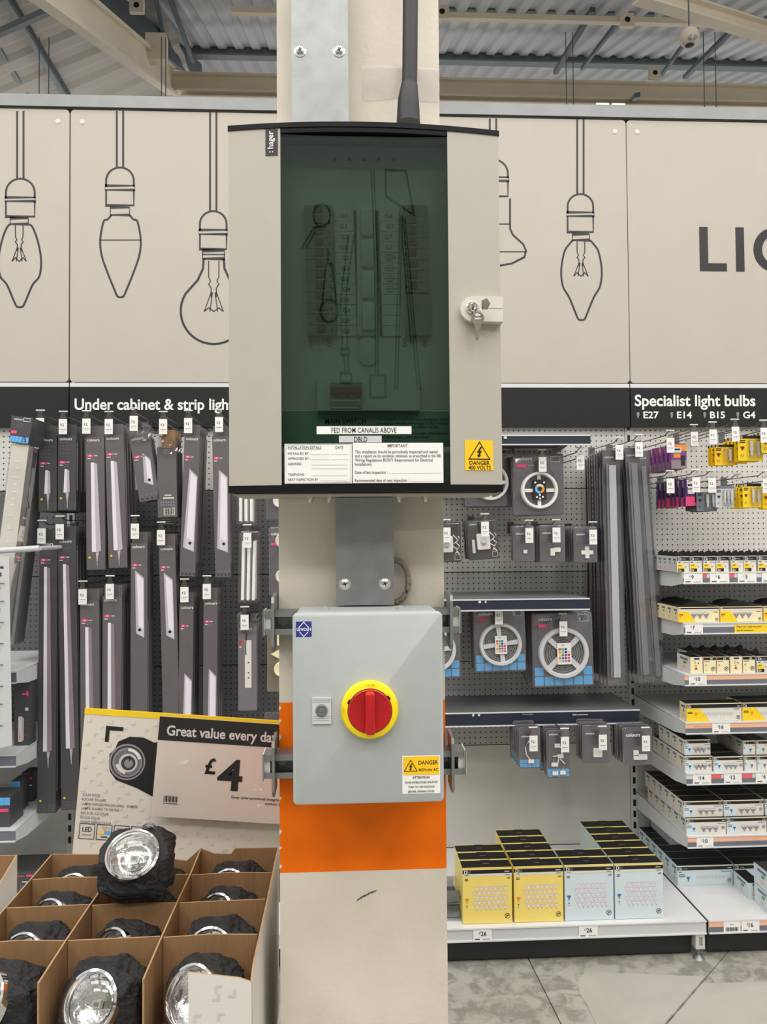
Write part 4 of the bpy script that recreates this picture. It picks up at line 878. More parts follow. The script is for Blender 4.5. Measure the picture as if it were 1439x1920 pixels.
        if kind == 'lead':
            q.tube([(.010, t-.005, cz+.045), (-.006, t-.005, cz+.04), (-.018, t-.005, cz+.018), (-.014, t-.005, cz-.01), (.0, t-.005, cz-.03)], .0024, WPLAS, 6); conn(.014, cz+.048, 0); conn(.004, cz-.036, 0)
        else:
            for pa in ([(0, cz+.05), (.02, cz+.04), (.012, cz+.015)], [(.0, cz+.012), (-.022, cz+.01), (-.02, cz-.02)], [(.006, cz), (.024, cz-.02), (.014, cz-.05)], [(.0, cz), (-.006, cz-.03), (-.014, cz-.05)]): q.tube([(a, t-.005, b) for a, b in pa], .0026, WPLAS, 6)
            conn(-.004, cz+.052, 0); conn(.008, cz+.01, 0); conn(-.018, cz-.022, 0); conn(-.014, cz-.056, 0); conn(.016, cz-.054, 0)
        q.build('connector_lead', r, True); q = MB()
        for i in range(5):
            for j in range(2): q.rect(x0+w*.05+i*w*.185, x0+w*.05+i*w*.185+w*.165, z0+.004+j*.016, z0+.004+j*.016+.014, t-.0006, P['skyblue'])
        q.build('blue_square', r)
    elif kind == 'tubes':
        for i in (-1, 0, 1):
            q = MB(); q.tube([(i*w*.25, t-.012, z0+.016), (i*w*.25, t-.012, z1-.04)], .0065, P['white'], 10); q.build('light_tube', r, True)
    elif kind in ('puck', 'gold'):
        for cz in ((.28, .80) if kind == 'puck' else (.36, .84)):
            q = MB(); q.lathe([(.030, 0), (.030, -.014), (.026, -.018), (.022, -.016), (0, -.016)], (w*.05, t, z0+h*cz), (0, 1, 0), P['offwhite'] if kind == 'puck' else P['cream'], 26); q.build('puck_light', r, True)
        if kind == 'gold': q = MB(); q.prism([(-.036, z0+h*.60), (.02, z0+h*.72), (.02, z0+h*.48)], t-.014, t-.001, P['cream']); q.build('triangle_light', r)
        else: logo(mm, x0+w*.1, z1-h*.12, .012, e); mm.rect(x0+w*.1, x0+w*.5, z1-h*.27, z1-h*.23, e, P['pink'])
    elif kind == 'bulbs':
        pass
    m.build('clear_shell', r, True)
    if mm.v: mm.build('front_print', r)
    return r
def hang_blister(key, kind, box, n, gap, tagpx, hook_lb, lb, group, card=PACKG, y=None, t=.026, hk=True, tilt=0):
    x0, x1, y0, y1 = box; yy = HOOK_Y+.012 if y is None else y; w, h = wpx(x0, x1, yy), hpx(y0, y1, yy)
    if hk: hook(tagpx[0], tagpx[1], hook_lb, y=yy-.012)
    p = at((x0+x1)/2, y0, y=yy); base = Vector((p.x, yy-t*0, p.z-.018))
    rnd = random.Random(sum(map(ord, key)))
    for i in range(n):
        loc = base+Vector((rnd.uniform(-.004, .004) if i else 0, i*gap, rnd.uniform(-.004, .004) if i else 0)); rot = (0, math.radians(tilt+(rnd.uniform(-1, 1) if i else 0)), 0)
        l_ = lb if i == 0 else f'{ORD[i]} from the front behind the {lb}'; l_ = ' '.join(l_.split()[:16])
        if key not in _protos: q = blister(w, h, t, kind, card); _protos[key] = q; q.location = loc; q.rotation_euler = rot; q['label'] = l_; q['group'] = group
        else: dup(_protos[key], loc, l_, group, rot)
GB = 'blister packs on the dark pegboard'; GR = 'light reel packs'; GC = 'connector packs on the pale pegboard'
hang_blister('tubes3', 'tubes', (440, 481, 880, 985), 2, .03, (463, 893), 'hook holding the upper triple tube pack', 'clear pack of three slim tubes just under the cream box', GB, None, tilt=0)
hang_blister('tubes3l', 'tubes', (446, 487, 996, 1134), 2, .03, (464, 1012), 'hook holding the lower triple tube pack', 'clear pack of three long slim tubes, lower one', GB, None, tilt=1.2)
hang_blister('puck', 'puck', (503, 552, 988, 1118), 2, .03, (540, 1004), 'hook holding the puck light pack behind the column', 'grey pack of round puck lights half hidden by the column', GB)
hang_blister('puck', 'puck', (498, 547, 846, 976), 1, .03, (536, 862), 'hook holding the upper puck light pack', 'grey puck light pack showing its foot under the cream box', GB)
hang_blister('gold', 'gold', (500, 549, 1180, 1300), 2, .03, (540, 1196), 'hook holding the round and triangular light pack', 'clear pack with round and triangular cream lights by the strut', GB, mat('gold_tray', '#a39a80', .35, .3, .05, 20))
hang_blister('low_grey', 'dot', (495, 545, 1338, 1420), 1, .03, (536, 1350), 'hook above the price sign by the column', 'clear topped grey pack peeping over the price sign', GB)
hang_blister('cct', 'cct', (964, 1060, 850, 968), 2, .030, (1018, 870), 'hook with tag over the white reel with dark dimmer', 'grey pack with white reel and dark round dimmer', GR, tilt=-.5)
hang_blister('cct', 'cct', (874, 967, 836, 942), 3, .034, (905, 860), 'hook over the reel pack behind the cream box', 'grey white-reel pack half hidden by the cream box', GR, y=HOOK_Y+.077)
hang_blister('sensor', 'sensor', (808, 866, 980, 1056), 2, .05, (838, 1002), 'hook with tag over the sensor pack by the column', 'motion sensor pack cut off by the column', GC, PACKD, tilt=-1)
hang_blister('sensor', 'sensor', (872, 938, 975, 1048), 3, .05, (910, 991), 'hook with tag over the tilted sensor pack', 'motion sensor pack with white coiled lead, tilted', GC, PACKD, tilt=-4)
hang_blister('dot', 'dot', (965, 1005, 986, 1055), 3, .03, (993, 1003), 'hook with tag over the tiny square connector', 'small grey pack holding one tiny white square', GC)
hang_blister('corner', 'corner', (1015, 1063, 984, 1056), 6, .03, (1044, 1002), 'hook with tag over the corner connector', 'small grey pack holding a white corner connector', GC)
hang_blister('cross', 'cross', (1079, 1124, 987, 1057), 6, .03, (1113, 1006), 'hook with tag over the cross connector', 'small grey pack holding a white cross connector', GC)
hook(1089, 866, 'empty hook with price tag beside the white reel pack')
hang_blister('rgbx', 'rgbx', (1000, 1114, 1150, 1293), 7, .030, (1057, 1178), 'hook with tag over the larger colour reel', 'grey colour reel pack with crossed spokes and remote', GR, tilt=-1)
hang_blister('rgb', 'rgb', (890, 987, 1142, 1264), 4, .030, (936, 1156), 'hook over the smaller colour reel', 'grey colour reel pack with upright spokes and remote', GR, tilt=-1)
hang_blister('rgb', 'rgb', (768, 862, 1152, 1302), 2, .030, (815, 1170), 'hook over the colour reel behind the isolator', 'colour reel pack cut off by the grey isolator box', GR, y=HOOK_Y-.03)
YL = 3.0
hang_blister('lead', 'lead', (976, 1016, 1366, 1446), 7, .030, (1001, 1393), 'hook with pink edged tag over the lead connector', 'small pack with white looped lead and blue squares', 'connector packs under the lowest navy shelf', y=YL)
hang_blister('splitter', 'splitter', (1028, 1072, 1372, 1464), 4, .034, (1060, 1395), 'hook with pink edged tag over the splitter lead', 'small pack with white splitter leads and blue squares', 'connector packs under the lowest navy shelf', y=YL)
hang_blister('square', 'square', (1096, 1148, 1362, 1436), 4, .030, (1131, 1391), 'hook with tag over the square connector', 'clear grey pack holding a pale square connector', 'connector packs under the lowest navy shelf', y=YL, tilt=1)
hang_blister('ell', 'ell', (1172, 1228, 1366, 1440), 5, .030, (1212, 1393), 'hook with tag over the stepped connector', 'clear grey pack holding a pale stepped connector', 'connector packs under the lowest navy shelf', y=YL)

# tall clear sleeves with diffuser profiles
def profile_pack(w, h, dark):
    r = thing('profile_pack', 'proto', 'pack'); m = MB(); m.rbox(-w/2, w/2, 0, .014, -h, -.004, .004, CLEARS, .002, 2); m.build('clear_sleeve', r)
    MB().box(-w*.45, w*.45, .0142, .0155, -h+.03, -.012, PACKG).build('backing_card', r)
    m = MB(); m.box(-w*.16, w*.20, .003, .011, -h+.035, -.075, P['lightgrey'] if not dark else P['greyline']); m.box(-w*.30, -w*.20, .004, .010, -h+.035, -.07, STEELM); m.build('diffuser_profile', r)
    m = MB(); logo(m, -w*.36, -.045, .009, .0135); m.build('front_print', r)
    return r
def hang_profiles(x0, x1, y0, y1, n, gap, tagpx, hlb, lb, tilt, dx, y=None):
    yy = HOOK_Y+.012 if y is None else y; w, h = wpx(x0, x1, yy), hpx(y0, y1, yy); tagpx and hook(*tagpx, hlb)
    p = at((x0+x1)/2, y0, y=yy); key = 'prof%d' % x0
    for i in range(n):
        loc = p+Vector((dx*i, gap*i, -.002*i)); rot = (0, math.radians(tilt+.25*((i*7) % 3-1)), 0); l_ = lb if i == 0 else f'{ORD[i]} from the front behind the {lb}'; l_ = ' '.join(l_.split()[:16])
        if key not in _protos: q = profile_pack(w, h, x0 > 1150); _protos[key] = q; q.location = loc; q.rotation_euler = rot; q['label'] = l_; q['group'] = 'tall profile sleeves'
        else: dup(_protos[key], loc, l_, 'tall profile sleeves', rot)
hang_profiles(1130, 1166, 838, 1300, 8, .036, (1162, 847), 'hook with tag over the first tall profile sleeves', 'tall grey sleeve with white diffuser bar', -.2, .001)
hang_profiles(1172, 1203, 834, 1296, 4, .036, (1199, 842), 'hook with tag over the second tall profile sleeves', 'tall sleeve with aluminium profile leaning outwards', -2.2, .001)
hang_profiles(1192, 1218, 840, 1300, 2, .036, None, '', 'tall sleeve leaning furthest towards the bulb bay', -3.0, .001, 3.1295)

# long tube box at the outer end
bt = at(44, 782, y=2.96); bb = at(-8, 1226, y=2.98)
t = thing('tube_carton', 'long clear tube light carton with dark printed cap leaning outwards', 'carton', bt, None, (0, -math.atan2(bb.x-bt.x, bb.z-bt.z)+PI+0, 0))
t.rotation_euler = (0, math.atan2(bt.x-bb.x, bt.z-bb.z), 0)
w, L_ = wpx(20, 58, 2.95), (bt-bb).length
MB().box(-w*.42, w*.42, .004, .05, -L_, -.105, mat('frosted_tube_body', '#e6e2d6', .35, 0, .05, 12)).build('tube_body', t)
MB().rbox(-w*.46, w*.46, -.001, .056, -L_-.003, -.10, .006, CLEARS).build('clear_sleeve', t)
m = MB(); m.prism([(-w*.5, -.10), (w*.44, -.10), (w*.52, 0), (-w*.56, 0)], -.006, .13, PACKD)
m.rect(-w*.49, w*.43, -.098, -.076, -.0068, P['skyblue']); m.rect(-w*.48, -w*.2, -.066, -.055, -.0068, P['pink']); logo(m, -w*.40, -.014, .008, -.0068); m.line([(w*.05, -.016), (w*.40, -.016), (w*.40, -.004), (w*.05, -.004)], .0015, -.0068, P['offwhite'], True)
m.line([(w*.1, -.093), (w*.30, -.093), (w*.20, -.072)], .003, -.0072, P['navy'], True); greytext(m, -w*.3, -.026, w*.5, 3, -.0068, .007)
for x_ in (.3, .12, -.06, -.24, -.4): m.rect(w*x_-.0004, w*x_+.0004, -.098, -.076, -.007, P['blue'])
m.build('end_cap', t)
m = MB(); rnd = random.Random(2)
for i in range(34): z = -.17-i*.028*rnd.uniform(.9, 1.1); m.rect(-w*.05-rnd.uniform(0, .008), w*.10, z, z+.0018, -.0016, P['white'])
m.build('ruler_mark', t)
m = MB(); m.line([(0-.01, -.64), (.008, -.64), (-.001, -.60)], .0016, -.0018, P['charcoal'], True); m.build('recycling_mark', t)
b2 = at(64, 840, y=3.12); t2 = thing('tube_carton', 'grey side tube carton standing behind the clear tube carton', 'carton', b2, None, t.rotation_euler)
MB().box(-w*.25, w*.22, 0, .10, -(b2.z-bb.z)+.01, 0, mat('grey_tube_carton', '#7d7e7f', .4, 0, .05, 10)).build('carton', t2)
m = MB(); m.line([(-.008, -.24), (.01, -.24), (0, -.20)], .002, -.0008, P['black'], True); m.rect(-w*.2, w*.18, -.08, -.02, -.0008, P['charcoal']); m.build('front_print', t2)

# ------------------------------------------------------------------ shelves
def price_card(parent, o, x0, x1, z0, z1, y, txt=None, code=False):
    m = MB(); m.box(x0, x1, y-.0025, y-.0015, z0, z1, P['white']); w, h = x1-x0, z1-z0
    if txt:
        m.text('£', x0+w*.30, z0+h*.62, h*.18, y-.003, P['charcoal']); m.text(txt, x0+w*.40, z0+h*.48, h*.32, y-.003, P['charcoal'], True)
        m.rect(x0+w*.08, x0+w*.35, z0+h*.18, z0+h*.26, y-.003, P['charcoal']); m.rect(x0+w*.5, x0+w*.9, z0+h*.18, z0+h*.23, y-.003, P['greyline'])
    if code:
        for i in range(14): m.rect(x0+w*(.12+i*.055), x0+w*(.12+i*.055)+w*(.02+.015*(i % 3)), z0+h*.18, z0+h*.5, y-.003, P['charcoal'])
        m.rect(x0+w*.35, x0+w*.6, z0+h*.7, z0+h*.74, y-.003, P['greyline'])
    m.build('price_card', parent, at0=o)
def shelf(lb, x0, x1, yf, zt, lip=.042, deckm=None, strips=(), cards=(), gable=True, th=.03, edge=None):
    o = Vector(((x0+x1)/2, yf, zt)); t = thing('shelf', lb, 'shelf', o); dm = deckm or SHELFW
    m = MB(); m.box(x0, x1, yf+.004, PB-.006, zt-.004, zt, dm); m.box(x0+.02, x1-.02, yf+.02, PB-.02, zt-th, zt-th+.004, dm); m.build('deck', t, at0=o)
    m = MB(); m.box(x0, x1, yf, yf+.004, zt-lip, zt, edge or dm); m.box(x0, x1, yf-.004, yf, zt-.004, zt+.001, SHELFW); m.box(x0, x1, yf-.005, yf, zt-lip-.001, zt-lip+.004, SHELFW); e = m.build('ticket_strip', t, at0=o)
    if gable:
        for xs in (x0, x1-.003):
            m = MB(); m.prismx([(yf+.004, zt-.004), (yf+.004, zt-.044), (yf+.10, zt-.060), (PB-.006, zt-.075), (PB-.006, zt+.0)], xs, xs+.003, dm); m.build('bracket', t, at0=o)
    for i, (a, b, z0, z1, mt) in enumerate(strips):
        m = MB(); m.box(a, b, yf-.0015, yf-.0004, zt-lip+.004+z0*(lip-.008), zt-lip+.004+z1*(lip-.008), mt); m.build('insert_strip', e, at0=o)
    for c in cards:
        a, b = at(c[0], 1000, y=yf).x, at(c[1], 1000, y=yf).x; price_card(e, o, a, b, zt-lip-.002, zt-.003, yf, c[2], len(c) > 3)
    return t
R0, R1 = 1.302, 2.53; SY = 2.925
def X(px, y=SY): return at(px, 1300, y=y).x
zS = [1.378, 1.183, .985, .800, .606, .366]
SL = P['slate']
names = ['first', 'second', 'third', 'fourth', 'fifth', 'sixth']
what = ['top white shelf of the bulb bay under the hanging cards', 'white shelf with yellow notice under the triple bulb cartons', 'white shelf with pale pink strip under small cream cartons', 'white shelf with sixteen pound ticket under long yellow cartons',
        'white shelf with three price tickets under stacked spotlight cartons', 'lowest raised white shelf with ten pound ticket']
strips = [[(R0, R1, 0, 1, SL), (X(1316), X(1330), .55, 1, P['coral']), (X(1365), X(1382), .55, 1, P['coral'])], [(R0, R1, 0, .62, SL)], [(R0, R1, .5, 1, P['salmon']), (R0, R1, 0, .46, SL)],
          [(R0, R1, .5, 1, P['salmon']), (R0, R1, 0, .46, SL)], [(R0, R1, 0, .5, SL), (X(1325), X(1350), .5, 1, P['coral']), (X(1381), X(1408), .5, 1, P['coral'])], [(R0, R1, .5, 1, P['salmon']), (R0, R1, 0, .46, SL)]]
strips[0] = [(R0, R1, 0, .5, SL)] + strips[0][1:]
cards = [[(1281, 1316, '9'), (1330, 1366, '6'), (1382, 1417, '5'), (1427, 1462, '5')], [(1282, 1315, '7')], [(1287, 1320, '10')], [(1329, 1362, '16')], [(1291, 1325, '14'), (1349, 1382, '12'), (1408, 1443, '6')], [(1296, 1327, '10')]]
for i in range(6):
    t = shelf(what[i], R0, R1, SY, zS[i], .044, SHELFW, strips[i], cards[i])
    if i == 1:
        a, b = X(1380), X(1480); o = t.location; m = MB(); z = zS[i]; m.box(a, b, SY-.003, SY-.002, z-.042, z-.010, P['yellow']); m.text("Please don't open the packs", a+.008, z-.020, .006, SY-.0035, P['charcoal'], True); m.text('Ask for assistance', a+.008, z-.034, .006, SY-.0035, P['charcoal'], True); m.build('notice_strip', t, at0=o)
    if i == 3:
        o = t.location; m = MB(); m.text('Gentle dawn light', X(1300), zS[i]-.018, .007, SY-.002, P['orange']); m.build('strip_lettering', t, at0=o)
# pale bay shelves with navy strips
RY = 3.05
za, zb, zc = at(970, 816, y=RY).z, at(970, 1123, y=RY).z, at(1000, 1334, y=3.12).z
def navy(lb, x0, x1, yf, zt, lip, marks):
    t = shelf(lb, x0, x1, yf, zt, lip, DECKG, [(x0+.001, x1-.001, .02, .96, NAVY)], [], False, .012); o = t.location; m = MB()
    for px_, w in marks: a = at(px_, 1000, y=yf).x; m.box(a, a+w, yf-.004, yf-.002, zt-.014, zt-.006, WPLAS)
    m.build('strip_clip', t, at0=o)
    for xs in (x0+.03, x1-.05):
        m = MB(); m.prismx([(yf+.01, zt-.012), (PB-.006, zt-.045), (PB-.006, zt-.012)], xs, xs+.003, SHELFG); m.build('bracket', t, at0=o)
    return t
navy('topmost narrow shelf with navy edge over the white reel packs', .06, at(1108, 825, y=RY).x, RY, za, .040, [(947, .012)])
navy('middle narrow shelf with navy edge over the colour reels', .06, at(1106, 1130, y=RY).x, RY, zb, .046, [(896, .010), (908, .006)])
t = navy('lowest wide shelf with navy edge over the connector packs', .06, at(1200, 1340, y=3.12).x, 3.12, zc, .056, [(882, .008), (893, .008)])
o = t.location; m = MB(); a = at(1074, 1341, y=3.12); m.text('Rails accessories', a.x, a.z, .0065, 3.1165, P['white'], True); a = at(980, 1340, y=3.12); m.text('Connectables', a.x, a.z, .0055, 3.1165, P['lightgrey']); m.build('strip_lettering', t, at0=o)
# base shelves
BY, BZ = 2.748, .136
def base(lb, x0, x1, cards, strips=(), edge=None):
    t = shelf(lb, x0+.003, x1-.003, BY, BZ, .046, SHELFW, strips, cards, False, .03, edge); o = t.location
    m = MB(); m.box(x0+.01, x1-.046, BY+.032, BY+.036, .010, BZ-.032, BLACKR); m.build('gap_shade_panel', t, at0=o)  # black panel added to stand for the shade under the base shelf
    xs = x1-.042
    m = MB(); m.box(xs, xs+.003, BY+.002, PB-.006, .034, BZ-.032, SHELFG); m.box(xs+.003, xs+.034, BY+.002, BY+.006, .034, BZ-.047, SHELFG); L = m.build('base_leg', t, at0=o)
    m = MB(); m.lathe([(.004, .037), (.004, .014), (.012, .010), (.021, 0), (0, 0)], (xs+.012, BY+.008, .0), (0, 0, 1), STEELM, 16); m.build('levelling_foot', L, True, at0=o)
    m = MB(); m.rect(xs+.014, xs+.017, .048, .078, BY+.0015, P['black']); m.rect(xs+.021, xs+.024, .048, .078, BY+.0015, P['black']); m.build('slot', L, at0=o)
    return t
for i in (1, 2): base(['', 'white base shelf at the outer end beyond the card display', 'white base shelf behind the rock lamp display'][i], BX[i], BX[i+1], [])
base('white base shelf holding the large yellow and blue bulb cartons', BX[3], BX[4]-.004, [(880, 914, '26'), (1075, 1110, '26')], [], P['lightgrey'])
base('white base shelf of the bulb bay, half empty', BX[4]-.001, BX[5], [(1343, 1374, None, 1), (1376, 1409, '16')], [(BX[4]+.002, BX[5], .5, 1, P['salmon']), (BX[4]+.002, BX[5], 0, .46, SL)])
LX0, LX1 = BX[1]+.01, BX[2]-.012
for k, (px_, py_, lb) in enumerate(((75, 1228, 'upper white shelf at the outer end, behind the paper notice'), (75, 1362, 'middle white shelf at the outer end beside the longest carton'), (70, 1482, 'lower white shelf at the outer end over the base'))):
    z = at(100, py_-6, y=3.40).z; shelf(lb, LX0, LX1, SY, z, .044, SHELFW, [(LX0, LX1, 0, 1, SL)], [])
    if k == 1: zL1 = z
    if k == 2: zL2 = z
m = MB(); a, b = at(-60, 1036, y=2.88), at(74, 1028, y=2.905); o = Vector((b.x, b.y, b.z)); t = thing('notice_rail', 'pale grey rail across the long tube carton holding a paper notice', 'rail', o)
m.tube([a, b], .011, P['lightgrey'], 12); m.build('rail', t, True, at0=o); m = MB(); m.tube([b, (b.x, PB-.002, b.z)], .008, P['lightgrey'], 10); m.build('support_arm', t, True, at0=o)
a, b = at(-60, 1415, y=2.86), at(17, 1043, y=2.86); c = at(26, 1395, y=2.86); o = Vector((b.x, 2.86, b.z)); t = thing('paper_notice', 'white paper notice with grey print hanging from the rail', 'notice', o)
m = MB(); v = [(a.x, 2.86, b.z), (b.x, 2.86, b.z), (c.x, 2.845, c.z), (a.x, 2.845, a.z)]; m.add(v+[(q[0], q[1]+.001, q[2]) for q in v], [(3, 2, 1, 0), (4, 5, 6, 7), (0, 1, 5, 4), (1, 2, 6, 5), (2, 3, 7, 6), (3, 0, 4, 7)], P['lightgrey']); m.build('sheet', t, at0=o)
m = MB(); p = at(4, 1066, y=2.858); m.text('the', p.x-.02, p.z, .013, 2.857, P['ink'], True); p = at(4, 1078, y=2.858); m.text('ring', p.x-.03, p.z, .013, 2.857, P['ink'], True)
z = b.z-.10; i = 0
while z > a.z+.06: m.rect(b.x-.07-.01*(i % 3), b.x-.012-.012*((i*5) % 4), z, z+.004, 2.856-.012*(b.z-z)/(b.z-a.z)-.004, P['midgrey']); z -= .016+.012*((i % 5) == 4); i += 1
m.build('print', t, at0=o)

# ------------------------------------------------------------------ cartons
_cart = {}
def bulb_shape(m, x, z, s, y, c1, c2=None):
    m.poly([(x-s, z+s*.5), (x-s*.55, z-s*.35), (x-s*.28, z-s*.45), (x-s*.28, z-s), (x+s*.28, z-s), (x+s*.28, z-s*.45), (x+s*.55, z-s*.35), (x+s, z+s*.5), (x+s*.7, z+s*.75), (x-s*.7, z+s*.75)], y, c1)
    if c2: m.rect(x-s*.8, x+s*.8, z+s*.35, z+s*.62, y-.0002, c2)
def carton_mesh(style, w, h, d):
    t = thing('bulb_carton', 'proto', 'carton'); e = -.0006; x0, x1 = -w/2, w/2
    side, front = {'bigY': ('paleyellow', 'paleyellow'), 'bigB': ('paleblue', 'paleblue'), 'smallY': ('lightgrey', 'offwhite'), 'wideY': ('cream', 'cream'), 'rowY': ('cream', 'offwhite'), 'endY': ('offwhite', 'cream'), 'endE': ('offwhite', 'cream'), 'wideB': ('offwhite', 'offwhite'), 'smallB': ('offwhite', 'offwhite'), 'rowB': ('paleblue', 'paleblue'), 'energy': ('paleblue', 'paleblue')}[style]
    m = MB(); v = [(x, y, z) for z in (0, h) for y in (0, d) for x in (x0, x1)]
    m.add(v, [(0, 2, 3, 1)], P['offwhite']); m.add(v, [(4, 5, 7, 6)], P['black']); m.add(v, [(0, 1, 5, 4)], P[front]); m.add(v, [(2, 6, 7, 3), (0, 4, 6, 2), (1, 3, 7, 5)], P[side]); m.build('carton', t)
    m = MB(); R = lambda a, b, c, d_, k, q=0: m.rect(x0+w*a, x0+w*b, h*c, h*d_, e-q, P[k])
    bulbc = {'Y': 'orange', 'B': 'blue', 'E': 'red', 'y': 'orange'}[style[-1]] if style[-1] in 'YBEy' else 'blue'
    def D(x, z, hh): m.text('Di', x0+w*x, h*z, hh, e-.0004, P['white'], True); 
    def circ(x, z, r): m.annulus(x0+w*x, h*z, r*.82, r, e-.0004, P['ink'], 18); m.line([(x0+w*x-r*.5, h*z-r*.5), (x0+w*x+r*.5, h*z+r*.5)], r*.2, e-.0004, P['ink']); m.line([(x0+w*x-r*.5, h*z+r*.4), (x0+w*x+r*.4, h*z-r*.1)], r*.25, e-.0004, P['ink'])
    def icon(x, z, s): bulb_shape(m, x0+w*x, h*z, s, e-.0004, P[bulbc]); m.rect(x0+w*x-s*.15, x0+w*x+s*.15, h*z-s*1.7, h*z-s, e-.0004, P[bulbc])
    if style in ('bigY', 'bigB'):
        R(0, 1, .90, .97, 'black'); R(0, 1, .97, .992, 'paleyellow', .0002); R(0, 1, .855, .90, 'offwhite'); D(.03, .905, .011); m.text('all', x0+w*.095, h*.905, .010, e-.0004, P['midgrey'], True)
        R(.85, .95, .925, .94, 'lightgrey', .0003); R(.86, .96, .87, .88, 'ink', .0003); R(.04, .12, .875, .885, 'ink', .0003); R(.04, .11, .80, .812, 'ink', .0003); R(.04, .11, .775, .787, 'ink', .0003); m.text('x30', x0+w*.89, h*.80, .006, e-.0004, P['ink'], True)
        for r_ in range(5):
            for q in range(7):
                x, z = x0+w*(.24+q*.095+(.045 if r_ % 2 == 0 else 0)), h*(.64-r_*.085); bulb_shape(m, x, z, w*.042, e-.0004-.0001*r_, P['pinkpale'] if (q+r_) % 2 else P['lilac'], P['lilacd'])
                m.rect(x-w*.008, x+w*.008, z-w*.075, z-w*.04, e-.0004, P['lilacd']) if r_ == 4 else None
        icon(.085, .43, .0075); R(.075, .095, .31, .33, 'ink', .0003); R(.075, .095, .27, .285, 'greyline', .0003); circ(.90, .13, .0095)
    elif style == 'smallY':
        R(0, 1, .72, .96, 'black'); D(.08, .75, h*.17); R(.4, .75, .79, .86, 'midgrey', .0002); R(.05, .55, .0, .42, 'yellow'); R(.08, .45, .38, .50, 'signyellow', .0002); R(.55, .95, .60, .64, 'greyline', .0002); R(.1, .3, .60, .65, 'ink', .0002); R(.1, .36, .40, .44, 'ink', .0003); icon(.72, .34, w*.07)
        if w > .04: R(.08, .6, .02, .22, 'black', .0002); m.text('Di', x0+w*.14, h*.05, h*.12, e-.0006, P['white'], True)
    elif style in ('wideY', 'rowY'):
        R(0, 1, .86, .97, 'black'); R(0, 1, .95, .985, 'cream', .0002); D(.01, .865, h*.09) if style == 'wideY' else None
        m.poly([(x0, 0), (x0+w*.42, 0), (x0+w*.24, h*.72), (x0, h*.72)], e-.0001, P['yellow']); R(.0, 1, .72, .86, 'offwhite')
        if style == 'rowY': R(0, 1, .74, .93, 'black', .0003); D(.02, .76, h*.14); R(.92, .98, .80, .84, 'lightgrey', .0005)
        icon(.05 if style == 'wideY' else .17, .42, h*.10); R(.02, .11, .50, .54, 'ink', .0003); R(.02, .11, .44, .48, 'ink', .0003)
        n = 3 if style == 'wideY' else 8
        for q in range(n): x = x0+w*(.38+q*.15 if n == 3 else .36+q*.066); s = h*.22 if n == 3 else w*.034; bulb_shape(m, x, h*(.46 if n == 3 else .42), s, e-.0004, P['lightgrey'] if n == 8 else P['greyline'], P['offwhite'])
        circ(.94, .2 if n == 8 else .17, h*.11); R(.86, .97, .64, .67, 'ink', .0003)
    elif style == 'endY':
        R(0, 1, .80, .97, 'black'); m.text('Di', x0+w*.55, h*.83, h*.11, e-.0004, P['white'], True); R(.06, .5, .70, .73, 'ink', .0002); icon(.18, .50, w*.085); m.annulus(x0+w*.22, h*.16, w*.05, w*.062, e-.0003, P['greyline'], 12); circ(.76, .27, w*.18)
    elif style in ('endE', 'energy'):
        R(.3, .75, .84, .95, 'brandblue'); R(.35, .42, .58, .74, 'green'); R(.35, .5, .62, .66, 'paleyellow', .0002); R(.35, .54, .44, .50, 'orange'); m.poly([(x0+w*.32, h*.24), (x0+w*.60, h*.24), (x0+w*.46, h*.42)], e-.0003, P['red']); R(.6, .7, .58, .66, 'ink', .0002)
    elif style in ('wideB', 'rowB', 'smallB'):
        R(0, 1, .76, .93, 'black'); R(0, 1, .95, .985, 'cream', .0002); D(.02, .78, h*.13); R(.1 if w > .08 else .3, .18 if w > .08 else .5, .81, .87, 'midgrey', .0003); R(.9, .97, .82, .86, 'lightgrey', .0003)
        if style != 'rowB': m.poly([(x0, 0), (x0+w*.34, 0), (x0+w*.22, h*.76), (x0, h*.76)], e-.0001, P['paleblue'])
        R(.02, .13, .52, .57, 'slate', .0003); R(.02, .13, .43, .48, 'slate', .0003); R(.02, .07, .66, .70, 'ink', .0003); R(.78, .97, .64, .68, 'greyline', .0003)
        icon(.19 if w > .08 else .6, .36, h*.10); n = 3 if style == 'wideB' else 8
        if style != 'smallB':
            for q in range(n): x = x0+w*(.44+q*.15 if n == 3 else .36+q*.066); bulb_shape(m, x, h*(.36 if n == 3 else .40), h*.20 if n == 3 else w*.032, e-.0004, P['greyline'] if n == 3 else P['lightgrey'], P['lilac'])
            circ(.93, .40 if n == 3 else .22, h*.10)
    m.build('front_print', t)
    m = MB(); f = .0006
    if style[:3] == 'big':
        m.add([(x0, e, h+f), (x1, e, h+f), (x1, .004, h+f), (x0, .004, h+f)], [(0, 1, 2, 3)], P['paleyellow']); m.add([(-.010, d*.5-.002, h+f), (.012, d*.5-.002, h+f), (.012, d*.5+.002, h+f), (-.010, d*.5+.002, h+f)], [(0, 1, 2, 3)], P['midgrey'])
        m.add([(x0, d-.004, h+f), (x0+w*.42, d-.004, h+f), (x0+w*.42, d, h+f), (x0, d, h+f)], [(0, 1, 2, 3)], P['paleyellow']); m.add([(x0+w*.62, d-.004, h+f), (x1, d-.004, h+f), (x1, d, h+f), (x0+w*.62, d, h+f)], [(0, 1, 2, 3)], P['paleyellow'])
        m.build('top_print', t)
    else:
